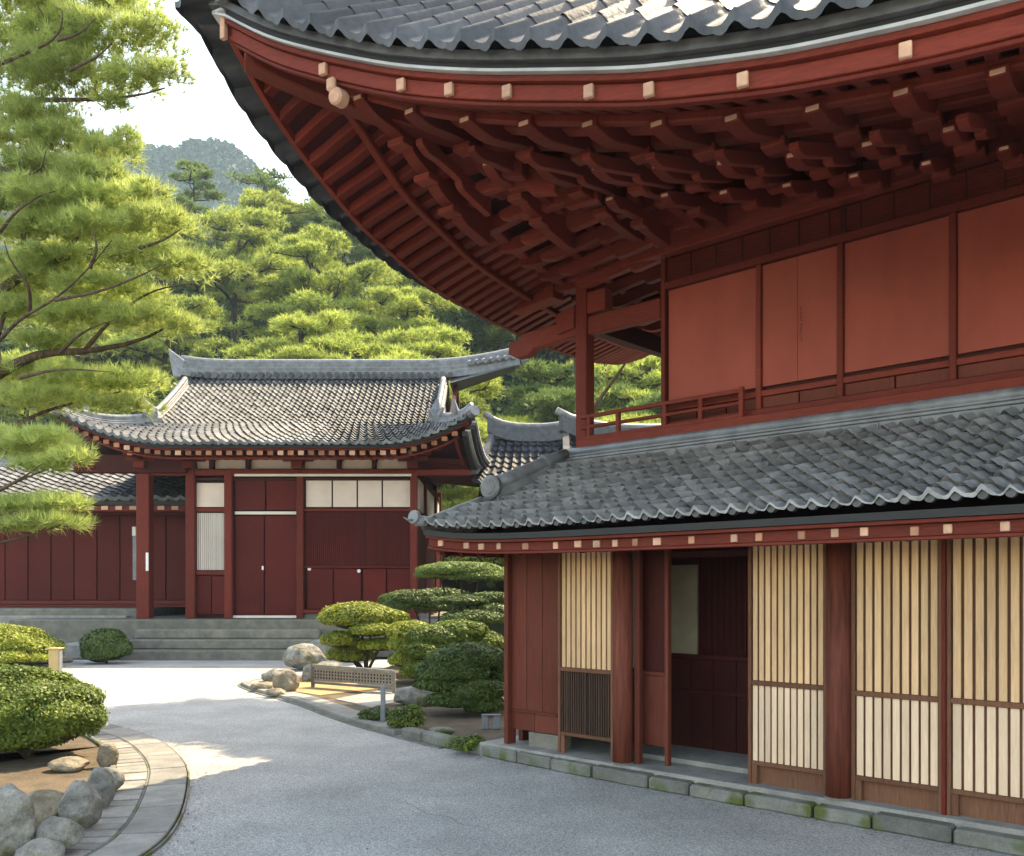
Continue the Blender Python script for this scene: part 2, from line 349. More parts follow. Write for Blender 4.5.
an = gq.random(n)*6.28; ll = gq.uniform(.012,.03,n); dv = np.stack([np.cos(an),np.sin(an)],1); nv = np.stack([-dv[:,1],dv[:,0]],1)*gq.uniform(.0015,.006,n)[:,None]
dv = dv*ll[:,None]; zc = np.full((n,1), .012)
V = np.stack([np.c_[base-dv,zc],np.c_[base-nv,zc],np.c_[base+dv,zc],np.c_[base+nv,zc]],1).reshape(-1,3)
tag(link_mesh('fallen_needles', V, np.arange(len(V)).reshape(-1,4), M['bark']), 'brown needles and leaf bits fallen along the edges of the road', 'litter', kind='stuff')

# far hill
hx = np.linspace(-330, 60, 131); hy = np.linspace(300, 520, 60)
X, Y = np.meshgrid(hx, hy)
def hill_z(x, y):
    r = 205*np.exp(-(np.abs(x+165)/np.where(x>-165,118.0,150.0))**2/2)
    r = r*smoothstep((y-300)/105.0)
    return r + 4*np.sin(x*.11)*np.cos(y*.07) + 3*np.sin(x*.05+1) - 4
Z = hill_z(X, Y); V = np.stack([X.ravel(), Y.ravel(), Z.ravel()], 1); nx = len(hx)
a = (np.arange(len(hy)-1)[:,None]*nx+np.arange(nx-1)[None,:]).ravel()
tag(link_mesh('hill', V, np.stack([a,a+1,a+1+nx,a+nx],1), M['hill'], smooth=True), kind='structure')
# ------------------------------------------------------------------ the main hall (right)
def F(u, v, w): return (2.61+.73*u+.683*v, 7.17-.683*u+.73*v, w)
def U(px, v=0.0):
    k = K(px); ox = 2.61+.683*v; oy = 7.17+.73*v; return (k*oy-ox)/(.73+.683*k)
def W(px, py, v=0.0):
    u = U(px, v); return EYE+(HZ-py)/FPX*F(u, v, 0)[1]
hall = thing('temple_hall', F(0,0,0), 'large two-storey red timber hall with a sweeping tiled roof overhanging the road', 'temple hall')
PZ = .15
# plinth
mb = MB(F); mb.box(-3.95,5.2,-.13,3.4,-.02,PZ); mb.build('plinth', M['stone'], hall, bevel=.015)
mb = MB(F); mb.box(U(525),U(556),.06,.24,PZ+.001,.30); mb.build('foundation_block', M['stoned'], hall)

def round_post(u, v=0.0, r=.095, z1=2.42):
    m = MB(F); n = 24; zs = [PZ, PZ+.004, z1]
    m.tube([(u,v,PZ),(u,v,.8),(u,v,z1)], [r,r*1.0,r*.97], 24)
    o = m.build('post', M['post'], hall, smooth=True)
    mm = MB(F); mm.tube([(u,v,PZ-.0),(u,v,PZ+.012)], [r+.015,r+.012], 24); mm.build('post_base', M['stoned'], o)
    return o
round_post(U(624), -.02); round_post(0.0, -.02, .098); round_post(2.15, -.02); round_post(4.3, -.02)

# top header and dark ceiling of the lower storey
mb = MB(F); mb.box(-3.68,5.2,-.05,.12,2.33,2.46); mb.build('header_beam', M['redh'], hall, bevel=.008)
mb = MB(F); mb.box(-3.75,5.2,.125,3.3,2.36,2.40); mb.build('ceiling', M['dred'], hall)
mb = MB(F); mb.box(-3.70,5.2,3.2,3.3,PZ,2.36); mb.box(-3.72,-3.66,.26,3.19,PZ,2.36); mb.build('back_wall', M['board'], hall)

def boards(u0,u1,v,z0,z1,n,m,th=.03,gap=.006,name='wall_board',parent=None,bev=.002):
    b = MB(F); w = (u1-u0)/n
    for i in range(n): b.box(u0+i*w+gap/2,u0+(i+1)*w-gap/2,v,v+th,z0,z1)
    return b.build(name, m, parent or hall, bevel=bev)
# left red board wall
ua, ub = U(507,.04), U(557,.04)
boards(ua+.05, ub, .06, .52, 2.28, 3, M['board'], parent=hall)
boards(ua+.05, ub, .06, .31, .50, 2, M['board'], parent=hall)
mb = MB(F); mb.box(ua,ua+.06,-.01,.12,PZ,2.33); mb.build('corner_stud', M['board'], hall, bevel=.004)
mb = MB(F); mb.box(ua+.062,ub,.035,.1,.5,.525); mb.box(ua+.062,ub,.03,.1,2.27,2.327); mb.build('wall_rail', M['board'], hall, bevel=.003)

def lattice(u0,u1,v,z0,zm,z1,ns,name='lattice_screen',ms=M['pale'],ml=M['paler'],low='slat',legs=True):
    root_ = MB(F); fw = .028
    root_.box(u0,u0+fw,v-.02,v+.03,PZ if legs else z0,z1); root_.box(u1-fw,u1,v-.02,v+.03,PZ+(.0 if legs else 0),z1)
    root_.box(u0+fw,u1-fw,v-.015,v+.028,z0,z0+.035); root_.box(u0+fw,u1-fw,v-.018,v+.028,zm,zm+.04); root_.box(u0+fw,u1-fw,v-.015,v+.028,z1-.035,z1)
    if legs: root_.box(u0+fw,u0+fw+.05,v-.01,v+.03,PZ,z0-.001)
    o = root_.build(name, M['brown'], hall, bevel=.003)
    a0, a1 = u0+fw, u1-fw; w = (a1-a0)/ns
    b = MB(F); b.box(a0,a1,v+.018,v+.024,zm+.04,z1-.035); b.build('backing', M['brown'], o)
    b = MB(F)
    for i in range(ns): b.box(a0+i*w+w*.15,a0+(i+1)*w-w*.15,v+.0,v+.016,zm+.041,z1-.036)
    b.build('upper_slats', ms, o, bevel=.002)
    b = MB(F)
    if low == 'slat':
        for i in range(ns): b.box(a0+i*w+w*.13,a0+(i+1)*w-w*.13,v+.0,v+.016,z0+.036,zm-.001)
        b.build('lower_slats', ml, o, bevel=.002)
        b = MB(F); b.box(a0,a1,v+.018,v+.024,z0+.035,zm); b.build('backing', M['brown'], o)
    else:
        mid = (a0+a1)/2
        n2 = 22; w2 = (a1-a0)/n2
        for i in range(n2): b.box(a0+i*w2+w2*.2,a0+(i+1)*w2-w2*.2,v+.004,v+.02,z0+.036,zm-.001)
        b.build('lower_slats', M['dbrown'], o)
        b = MB(F); b.box(mid-.016,mid+.016,v-.012,v+.004,z0+.035,zm); b.box(a0,a1,v+.02,v+.026,z0+.035,zm); b.build('lower_frame', M['dbrown'], o)
    return o
lattice(U(559), U(614), .0, .33, .98, 2.30, 10, low='dark')
zl = .33
lattice(U(749), -.10, .0, zl-.02, .99, 2.34, 11)
lattice(.10, U(943), .0, zl-.02, .97, 2.34, 9)
lattice(U(943)+.03, 1.78, .0, zl-.02, .97, 2.34, 12)
lattice(1.80, 2.06, .0, zl-.02, .97, 2.34, 4)
lattice(2.26, 3.6, .0, zl-.02, .97, 2.34, 16)
mb = MB(F); um = U(943)+.015; mb.box(um-.014,um+.014,-.04,.03,PZ,2.33); mb.build('divider_stud', M['red'], hall, bevel=.003)
mb = MB(F); mb.box(U(749),3.6,.035,.055,PZ,.30); mb.build('sill_board', M['brown'], hall)
mb = MB(F); mb.box(U(749),3.6,.06,.11,.301,2.33); mb.build('inner_wall', M['dbrown'], hall)

# entrance recess
vr = .95
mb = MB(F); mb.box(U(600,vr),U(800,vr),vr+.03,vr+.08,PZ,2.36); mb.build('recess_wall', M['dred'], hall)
mb = MB(F); mb.box(U(671,vr),U(697,vr),vr,vr+.028,W(680,655,vr),W(680,565,vr)); mb.build('plaster_panel', M['plasterdk'], hall)
b = MB(F); u0, u1 = U(699,vr), U(752,vr)
for i in range(22): b.box(u0+(u1-u0)*i/22, u0+(u1-u0)*(i+.6)/22, vr, vr+.02, W(720,655,vr), 2.16)
b.build('dark_lattice', M['dred'], hall)
mb = MB(F); z_ = W(720,655,vr); mb.box(U(668,vr),U(760,vr),vr-.03,vr+.029,z_-.05,z_-.005); mb.box(U(668,vr),U(760,vr),vr-.02,vr+.025,.75,.79); mb.build('dado_rail', M['dred'], hall, bevel=.004)
boards(U(670,vr),U(760,vr),vr,PZ,z_-.055,4,M['dred'],name='dado')
mb = MB(F); mb.box(U(665,.5)-.03,U(665,.5)+.03,.02,.08,PZ,2.33); mb.build('door_stud', M['board'], hall, bevel=.003)
vp = .16
mb = MB(F); mb.box(U(640,vp),U(667,vp),vp,vp+.03,1.03,2.20); mb.build('partition_panel', M['dred'], hall)
mb = MB(F); mb.box(U(640,vp),U(667,vp),vp,vp+.03,.32,.98); mb.build('partition_panel', M['board'], hall)
mb = MB(F)
mb.box(U(636,vp)-.02,U(636,vp)+.02,vp-.02,vp+.03,PZ,2.33); mb.box(U(668,vp)-.02,U(668,vp)+.02,vp-.03,vp+.03,PZ,2.33); mb.box(U(637,vp)+.02,U(667,vp)-.02,vp-.015,vp+.03,.985,1.025)
mb.build('partition_frame', M['board'], hall, bevel=.003)
mb = MB(F); mb.box(U(636,vp)-.017,U(636,vp)+.017,vp-.032,vp-.021,1.05,2.2); mb.build('pale_strip', M['plaster'], hall)
mb = MB(F); mb.box(U(637,.3),U(748,.1)-.02,.30,.94,PZ+.001,PZ+.05); mb.build('threshold', M['stone'], hall, bevel=.005)
mb = MB(F); mb.box(U(637,.2),U(748,.05)-.02,.18,.26,2.10,2.16); mb.build('lintel', M['dred'], hall, bevel=.004)
mb = MB(F); mb.box(U(749)-.0,U(749)+.05,.12,.93,PZ,2.36); mb.build('recess_side_wall', M['dred'], hall)

# ---- lower (pent) roof
EV = -.85; EZ = 2.36; TV = .55; TZ = 3.14; UL = -4.06; UR = 5.2
def lower_front(s, t):
    ul = UL+(UL*0-3.40-UL)*t if False else UL+.66*t
    u = ul+(UR-ul)*s; v = EV+(TV-EV)*t
    w = EZ+(TZ-EZ)*(t*.86+.14*t*t)+.10*np.exp(-(u-UL)/.55)*(1-t)
    return np.stack(F(u, v, w), 1)
def lower_left(s, t):
    v = (3.6-.66*0)+(EV-3.6)*s; v = v + (1-0)*t*(TV-EV)*s*1.0*(1) ; u = UL+.66*t+0*s
    w = EZ+(TZ-EZ)*(t*.86+.14*t*t)+.10*np.exp(-(v-EV)/.55)*(1-t)
    return np.stack(F(u, v, w), 1)
lr = tile_sheet('lower_roof', lower_front, 58, 12, M['tile'], hall, amp=.05, lift=.055, sub=8, drop=.008, under=.25)
tag(lr)
for i in range(58):
    mb = MB()
    c_ = lower_front(np.array([(i+.5)/58]), np.array([0.]))[0]; o_ = np.array((-.683,-.73,0)); c_ = c_+np.array((0,0,.045))
    mb.tube([tuple(c_-o_*.03),tuple(c_+o_*.018)], [.034,.034], 12); mb.build('eave_tile_end', M['tiledk2'], lr)
tag(lr)
tile_sheet('lower_roof', lower_left, 20, 7, M['tile'], hall, amp=.034, lift=.026, sub=6, drop=.03)
us = np.linspace(UL, UR, 60)
ezl = lambda u: EZ+.10*np.exp(-(u-UL)/.55)
mb = MB(F); mb.sweep([(u, EV+.05, ezl(u)) for u in us], [(-.03,-.085),(.03,-.085),(.03,-.03),(-.03,-.03)]); mb.build('eave_flashing', M['darkb'], hall)
mb = MB(F); mb.sweep([(u, EV+.09, ezl(u)) for u in us], [(-.02,-.115),(.045,-.115),(.045,-.088),(-.02,-.088)]); mb.build('eave_lip', M['redh'], hall, bevel=.003)
mb = MB(F); mb.sweep([(u, EV+.13, ezl(u)) for u in us], [(-.02,-.20),(.03,-.20),(.03,-.118),(-.02,-.118)]); mb.build('eave_fascia', M['redh'], hall, bevel=.003)
mb = MB(F); mb.sweep([(u, EV+.13, ezl(u)) for u in us], [(-.02,-.225),(.055,-.225),(.055,-.203),(-.02,-.203)]); mb.build('eave_lip', M['redh'], hall, bevel=.003)
# soffit boards of the lower roof
mb = MB(F); mb.add([(UL+.1,EV+.12,EZ-.17),(UR,EV+.12,EZ-.17),(UR,.1,2.52),(UL+.1,.1,2.52),(UL+.1,EV+.12,EZ-.14),(UR,EV+.12,EZ-.14),(UR,.1,2.55),(UL+.1,.1,2.55)],
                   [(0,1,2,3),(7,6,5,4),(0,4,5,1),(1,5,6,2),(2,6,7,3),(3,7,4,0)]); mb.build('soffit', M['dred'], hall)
u = UL+.15; i = 0
while u < 2.6:
    z = ezl(u); e = MB(F)
    w_ = random.choice((.055,.055,.075))
    zz = random.choice((0,0,.006,-.006))
    e.box(u, u+w_, EV+.085, EV+.108, z-.19+zz, z-.128+zz); e.build('rafter_end', M[random.choice(('endgrain','endgrain','endgrain2'))], hall, bevel=.004)
    u += random.choice((.21,.25,.34,.38)); i += 1
mb = MB(F)
u = UL+.15
while u < UR:
    mb.beam((u,EV+.17,EZ-.20),(u,.08,2.47),.05,.06); u += .26
mb.build('soffit_rafters', M['dred'], hall)
# side eave of the lower roof
mb = MB(F); mb.box(UL+.06,UL+.12,EV+.14,3.5,EZ-.20,EZ-.10); mb.build('side_fascia', M['redh'], hall)
mb = MB(F); mb.add([(UL+.08,EV+.14,EZ-.16),(UL+.08,3.5,EZ-.16),(-3.6,3.5,2.52),(-3.6,.0,2.52)],[(0,1,2,3)]); mb.build('soffit', M['dred'], hall)

# ridge along the wall: stacked courses with a round cap, then the hip ridge down to the corner
rd = MB(F)
rd.box(-3.3,UR,TV-.03,TV+.16,TZ-.04,TZ+.06); rd.box(-3.3,UR,TV-.02,TV+.15,TZ+.065,TZ+.095); rd.box(-3.3,UR,TV-.005,TV+.14,TZ+.10,TZ+.125)
r_o = rd.build('wall_ridge', M['ridge'], hall, bevel=.006)
mb = MB(F); mb.tube([(-3.32,TV+.05,TZ+.15),(UR,TV+.05,TZ+.15)], .055, 12); mb.build('ridge_cap', M['ridge'], r_o, smooth=True)
u = -3.2
while u < 2.5: b = MB(F); b.box(u,u+.012,TV-.045,TV-.031,TZ-.03,TZ+.05); b.build('ridge_joint', M['ridge'], r_o); u += .33
mb = MB(F); mb.add([(-3.1,TV+.16,TZ+.12),(UR,TV+.16,TZ+.12),(UR,.79,TZ+.30),(-3.1,.79,TZ+.30),(-3.1,TV+.16,TZ+.08),(UR,TV+.16,TZ+.08),(UR,.79,TZ+.26),(-3.1,.79,TZ+.26)],
                   [(0,1,2,3),(7,6,5,4),(0,4,5,1),(1,5,6,2),(2,6,7,3),(3,7,4,0)]); mb.build('sloped_flashing', M['greyb'], hall)
hp = [(-3.30,TV+.02,TZ+.10),(-3.36,.36,TZ+.02),(-3.42,.10,TZ-.10),(-3.48,-.14,TZ-.21),(-3.53,-.32,TZ-.285)]
mb = MB(F); mb.sweep(hp, [(-.075,-.16),(.075,-.16),(.075,-.02),(.05,.0),(-.05,.0),(-.075,-.02)]); h_o = mb.build('hip_ridge', M['ridge'], hall, bevel=.005)
mb = MB(F); mb.tube([(a_,b_,c_+.035) for a_,b_,c_ in hp], [.07,.07,.075,.08,.09], 14); mb.build('ridge_cap', M['ridge'], h_o, smooth=True)
mb = MB(F)
for q in (.3,.62):
    k0 = int(q*4); p = np.array(hp[k0])*(1-(q*4-k0))+np.array(hp[k0+1])*(q*4-k0); pn = np.array(hp[k0+1])-np.array(hp[k0]); pn /= np.linalg.norm(pn)
    mb.tube([tuple(p+pn*-.02+np.array((0,0,.03))),tuple(p+pn*.02+np.array((0,0,.03)))], .095, 14)
mb.build('ridge_band', M['ridge'], h_o, smooth=False)
# round end ornament facing out along the hip
e0 = np.array((-3.54,-.33,TZ-.275)); dn = np.array((.10,-.99,0)); dn /= np.linalg.norm(dn)
mb = MB(F)
for (ra, rb, o0, o1) in ((.125,.125,0,.05),(.125,.10,.05,.065)): mb.tube([tuple(e0+dn*o0),tuple(e0+dn*o1)], [ra,rb], 24)
oe = mb.build('ridge_end_ornament', M['ridge'], h_o, smooth=False)
mb = MB(F); mb.tube([tuple(e0+dn*.0655),tuple(e0+dn*.072)], [.085,.08], 24); mb.build('ornament_disc', M['tilebk'], oe)
hp2 = [(-3.72,-.30,TZ-.40),(-3.80,-.40,TZ-.45),(-3.93,-.62,TZ-.55),(-4.02,-.78,TZ-.63),(-4.10,-.90,TZ-.62)]
mb = MB(F); mb.tube(hp2, [.05,.05,.05,.055,.06], 12); h2 = mb.build('corner_ridge', M['ridgebk'], hall, smooth=True)
mb = MB(F); q = np.array(hp2[-1]); mb.tube([tuple(q+np.array((0,0,.03))),tuple(q+dn*.04+np.array((0,0,.035)))], [.075,.07], 18); mb.build('corner_disc', M['ridge'], h2)
mb = MB(F); mb.tube([tuple(q+dn*.03+np.array((-.0,0,.0))),tuple(q+dn*.08+np.array((-.03,0,-.0))),tuple(q+dn*.13+np.array((-.06,0,.03)))], [.016,.012,.004], 8); mb.build('corner_hook', M['ridgebk'], h2, smooth=True)

# ---- upper storey
VW = .80
uL = U(667,VW); uC = U(585,VW); SZ = W(750,416,VW); PT = 4.87; FT = 5.20; BT = 5.52
mb = MB(F); mb.box(uL-.04,UR,VW+.03,VW+.08,TZ,BT); mb.build('upper_wall', M['dred'], hall)
# corner veranda post and room corner post
mb = MB(F); mb.box(uC-.075,uC+.075,VW-.075,VW+.075,TZ-.2,5.9); mb.build('corner_column', M['red'], hall, bevel=.008)
mb = MB(F); mb.box(uL-.05,uL+.0,VW-.04,VW+.029,TZ,5.6); mb.build('room_column', M['red'], hall, bevel=.006)
mb = MB(F); mb.box(uC-.075,uC+.075,VW+5.0,VW+5.15,TZ-.2,5.9); mb.build('rear_column', M['red'], hall, bevel=.006)
mb = MB(F); mb.box(uC+.1,UR,VW+6.0,VW+6.1,TZ-.2,3.3); mb.build('rear_rail_wall', M['dred'], hall)
# red panels and their studs
edges = [668,757.5,763,838,844.5,951,957.5]
st = [(U(757,VW),U(762,VW)),(U(838,VW),U(844,VW)),(U(950,VW),U(957,VW)),(1.86,1.91),(2.75,2.80)]
panels = [(uL+.015,st[0][0]),(st[0][1],st[1][0]),(st[1][1],st[2][0]),(st[2][1],st[3][0]),(st[3][1],st[4][0])]
RZ = SZ+.26
for i,(a_,b_) in enumerate(panels):
    if i == 1:
        mid = U(797.5,VW); o = None
        mb = MB(F); mb.box(a_+.006,mid-.002,VW,VW+.028,RZ,PT-.01,.5); mb.box(mid+.002,b_-.006,VW,VW+.028,RZ,PT-.01,.6); o = mb.build('wall_panel', M['panel'], hall)
        # faded brushed script down the middle of the panel
        q = MB(F); zc = W(800,308,VW); rs = random.Random(3)
        for j in range(9):
            zz = zc-.035*j; uu = U(801,VW)
            for _ in range(3):
                x0 = uu+rs.uniform(-.012,.006); l = rs.uniform(.008,.018); zq = zz-rs.uniform(0,.026)
                if rs.random() < .5: q.box(x0,x0+l,VW-.003,VW-.001,zq,zq+.004)
                else: q.box(x0,x0+.004,VW-.003,VW-.001,zq-.008,zq+.012)
        q.build('script_mark', M['ink'], o)
    else:
        mb = MB(F); mb.box(a_+.006,b_-.006,VW,VW+.028,RZ,PT-.01,.5); mb.build('wall_panel', M['panel'], hall)
    n = 2 if i != 0 else 3; w_ = (b_-a_)/n
    mb = MB(F)
    for j in range(n): mb.box(a_+j*w_+.008,a_+(j+1)*w_-.008,VW+.008,VW+.028,SZ+.06,RZ-.10)
    mb.build('base_panel', M['board'], hall)
for a_,b_ in st:
    mb = MB(F); mb.box(a_,b_,VW-.03,VW+.029,SZ+.02,PT-.001); mb.build('wall_stud', M['redh'], hall, bevel=.004)
mb = MB(F); mb.box(uL,UR,VW-.018,VW+.027,RZ-.095,RZ-.04); mb.build('panel_rail', M['redh'], hall, bevel=.004)
mb = MB(F); mb.box(uL,UR,VW-.06,VW+.03,SZ-.03,SZ+.045); mb.build('sill_beam', M['redh'], hall, bevel=.006)
mb = MB(F); mb.box(uL-.0,UR,VW-.045,VW+.03,PT,PT+.07); mb.build('panel_head_beam', M['red'], hall, bevel=.004)
# woven frieze above the panels
mb = MB(F)
z = PT+.075
while z < FT-.01: mb.box(uL,UR,VW-.004,VW+.012,z,z+.007); z += .0165
mb.build('frieze_reeds', M['redh'], hall)
mb = MB(F); u = uL
while u < UR: mb.box(u,u+.012,VW-.014,VW-.0045,PT+.071,FT-.001); u += .285
mb.box(U(842,VW),U(842,VW)+.05,VW-.03,VW-.015,PT+.071,FT-.001)
mb.build('frieze_bars', M['dred'], hall)
mb = MB(F); mb.box(uC-.35,UR,VW-.13,VW+.0,FT,FT+.27); mb.build('main_beam', M['redh'], hall, bevel=.01)
mb = MB(F); mb.box(uC-.2,UR,VW-.36,VW-.14,FT+.30,FT+.40); mb.build('upper_beam', M['redh'], hall, bevel=.008)
mb = MB(F); mb.box(uC-.2,UR,VW-.14,VW+.4,FT+.271,FT+.50); mb.build('wall_plate', M['dred'], hall)
# veranda head beam, block and nose
zb = W(625,318,VW)
mb = MB(F); mb.box(uC+.076,uL-.051,VW-.05,VW+.05,zb-.10,zb+.10); mb.build('veranda_beam', M['redh'], hall, bevel=.008)
mb = MB(F); mb.box(uC+.08,uC+.33,VW-.07,VW+.07,zb+.13,zb+.36); mb.build('bracket_block', M['redh'], hall, bevel=.008)
zn = W(500,330,VW)
nose = [(uC-1.12,zb-.10),(uC-1.10,zb+.02),(uC-.92,zb+.05),(uC-.90,zb+.10),(uC-.076,zb+.12),(uC-.076,zb-.08),(uC-.7,zb-.10),(uC-.8,zb-.17),(uC-.98,zb-.17)]
def vprism(poly, v0, v1, fr=F):
    m = MB(fr); n = len(poly)
    m.add([(a_,v0,b_) for a_,b_ in poly]+[(a_,v1,b_) for a_,b_ in poly], [tuple(range(n)), tuple(range(2*n-1,n-1,-1))]+[(n+i,n+(i+1)%n,(i+1)%n,i) for i in range(n)]); return m
vprism(nose, VW-.06, VW+.06).build('beam_nose', M['redh'], hall, bevel=.01)
vprism([(uC-.34,zb-.03),(uC-.34,zb+.2),(uC-.08,zb+.25),(uC-.08,zb-.0)], VW-.1, VW-.061).build('nose_block', M['redh'], hall, bevel=.01)
vprism([(uC-.95,zb+.32),(uC-.95,zb+.46),(uC-.30,zb+.52),(uC-.30,zb+.36)], VW-.2, VW-.0).build('beam_nose', M['redh'], hall, bevel=.01)
# side beams from the corner column to the rear
mb = MB(F); mb.box(uC-.06,uC+.06,VW+.08,VW+5.0,zb-.02,zb+.18); mb.build('side_beam', M['dred'], hall)
# railing
rl = MB(F); u1 = U(738,VW-.2); u0 = uC
rz0 = W(595,440,VW-.12)
for dz, h in ((0,.05),(.13,.035),(.245,.04)): rl.box(u0+.05,u1,VW-.15,VW-.11,rz0+dz,rz0+dz+h)
ra = rl.build('railing', M['redh'], hall, bevel=.006)
for q in (u0+.16,u0+.55,U(664,VW-.15),U(700,VW-.15),u1+.0):
    b = MB(F); b.box(q-.022,q+.022,VW-.153,VW-.107,rz0-.12,rz0+(.30 if q > u1-.01 else .25)); b.build('railing_post', M['redh'], ra, bevel=.004)
mb = MB(F); mb.box(uC+.04,UR,VW-.2,VW-.061,SZ-.13,SZ-.035); mb.build('veranda_edge_beam', M['redh'], hall, bevel=.006)
mb = MB(F); mb.box(uC+.08,UR,VW-.15,VW+5.9,3.10,3.16); mb.build('veranda_floor', M['greyb'], hall)

# ---- brackets on the columns
for uc in (U(683,.5), U(842,.6), U(1075,.6), 2.6):
    m = MB(F); m.box(uc-.09,uc+.09,VW-.34,VW-.131,FT+.10,FT+.28)
    m.box(uc-.15,uc+.15,VW-.40,VW-.361,FT+.3,FT+.42); m.build('bracket_block', M['redh'], hall, bevel=.01)
    m = MB(F); m.box(uc-.06,uc+.06,VW-.62,VW-.405,FT+.34,FT+.45); m.build('bracket_arm', M['red'], hall, bevel=.01)

# ---- the great upper roof, on its own slightly turned axes
GC = np.array((-2.26,7.0)); GA = np.array((.878,-.479)); GB = np.array((.479,.878))
def G(a, b, w): return (GC[0]+GA[0]*a+GB[0]*b, GC[1]+GA[1]*a+GB[1]*b, w)
AL = 12.5; BL = 9.6
def curve(xs_, ys_):
    xs_ = np.array(xs_, float); ys_ = np.array(ys_, float); g = np.linspace(xs_[0], xs_[-1], 400); y = np.interp(g, xs_, ys_)
    for _ in range(60): y[1:-1] = y[1:-1]*.0+(y[:-2]+y[2:]+y[1:-1]*2)/4
    return lambda q: np.interp(q, g, y)
zF = curve([0,.5,1.08,1.7,2.34,3.44,4.26,5.0,6.5,8.5,10,11.3,12.5], [6.28,5.93,5.65,5.38,5.17,4.88,4.75,4.70,4.68,4.75,5.0,5.5,6.28])
zL = curve([0,.36,.89,1.57,2.71,3.9,5.5,7,8.1,9,9.6], [6.28,5.95,5.66,5.38,5.15,5.12,5.16,5.3,5.5,5.8,6.1])
def eaveE(a, b):
    """height of the fascia top carried inwards: follows the nearer eave, levels out with distance"""
    a = np.asarray(a, float); b = np.asarray(b, float)
    d_ = np.minimum(a, b); wgt = smoothstep((b-a)/(.6+.5*d_)*.5+.5)
    e = zF(a)*(1-wgt)+zL(b)*wgt
    return e+(4.78-e)*smoothstep(d_/4.2)
def soffz(a, b):
    d_ = np.minimum(a, b); return eaveE(a,b)-.135+.395*d_
def up_front(s, t):
    r = t*4.2; a0 = -.36+r; a = a0+(AL+.22-r-a0)*s; b = -.13+r
    z = np.where(True, eaveE(np.maximum(a,0), np.maximum(b,0)), 0)+.125+.90*r+.03*r*r
    return np.stack(G(a, b, z), 1)
def up_left(s, t):
    r = t*4.2; b0 = -.13+r; b = (BL+.22-r)+(b0-(BL+.22-r))*s; a = -.36+r+0*s
    z = eaveE(np.maximum(a,0), np.maximum(b,0))+.125+.90*r+.03*r*r
    return np.stack(G(a, b, z), 1)
def up_right(s, t):
    r = t*4.2; b0 = -.22+r; b = b0+(BL+.22-r-b0)*s; a = AL+.22-r+0*s
    z = eaveE(np.minimum(AL-a+0*s, AL), b)*0+4.9+1.3*np.exp(-b/1.2)*(1-t)+.125+.90*r+.03*r*r
    return np.stack(G(a, b, z), 1)
def up_back(s, t):
    r = t*4.2; a0 = -.22+r; a = (AL+.22-r)+(a0-(AL+.22-r))*s; b = BL+.22-r+0*s
    z = 4.9+1.2*np.exp(-a/1.2)*(1-t)+.125+.90*r+.03*r*r
    return np.stack(G(a, b, z), 1)
tile_sheet('upper_roof', up_front, 52, 16, M['tiledk2'], hall, amp=.07, lift=.012, sub=10, drop=.03)
tile_sheet('upper_roof', up_left, 40, 18, M['tiledk2'], hall, amp=.06, lift=.02, sub=6, drop=.05)
tile_sheet('upper_roof', up_right, 20, 8, M['tiled'], hall, amp=.06, lift=.02, sub=4, drop=.05)
tile_sheet('upper_roof', up_back, 20, 8, M['tiled'], hall, amp=.06, lift=.02, sub=4, drop=.05)
aF = np.linspace(-.02, AL, 90); bL = np.linspace(-.02, BL, 70)
pF = lambda off, dz: [(a_, off, float(zF(a_))+dz) for a_ in aF]
pL = lambda off, dz: [(off, b_, float(zL(b_))+dz) for b_ in bL]
# courses of the eave edge, front (side +: towards the road)
def edge(nameF, off, z0, z1, th, m, bev=.004, ext=0.0):
    a_ = np.linspace(off, AL, 90)
    mb = MB(G); mb.sweep([(x, off, float(zF(max(x,0)))) for x in a_], [(0,z0),(0,z1),(-th,z1),(-th,z0)]); mb.build(nameF, m, hall, bevel=bev)
    b_ = np.linspace(off, BL, 70)
    mb = MB(G); mb.sweep([(off, x, float(zL(max(x,0)))) for x in b_], [(0,z0),(0,z1),(th,z1),(th,z0)]); mb.build(nameF, m, hall, bevel=bev)
edge('eave_fascia', .03, -.155, -.055, .06, M['redh'])
edge('eave_moulding', -.01, -.052, -.012, .08, M['redh'])
edge('eave_lip', -.05, -.010, .010, .12, M['lip'], 0)
edge('eave_board', -.02, .012, .075, .10, M['darkb'])
edge('tile_bed', -.07, .055, .12, .20, M['tiled'])
edge('tile_backing', .07, .10, .27, .02, M['darkb'])  # added dark strip hiding the sunlit gaps behind the tile ends
edge('fascia_strip', .05, -.185, -.158, .05, M['red'])
# underside closing board beneath the overhanging side tiles
for (w0, w1, h0, h1, mm) in ((-.34,-.26,.035,.13,'tiled'),(-.258,-.16,.02,.10,'darkb'),(-.158,-.06,.005,.09,'greyb')):
    mb = MB(G); mb.sweep([(0, x, float(zL(max(x,0)))) for x in np.linspace(-.12,BL,70)], [(-w0,h0),(-w0,h1),(-w1,h1),(-w1,h0)]); mb.build('verge_board', M[mm], hall)
mb = MB(G); mb.box(-.005,.045,-.015,.025,float(zF(0))-.20,float(zF(0))-.015); mb.build('corner_cap', M['endgrain'], hall, bevel=.004)

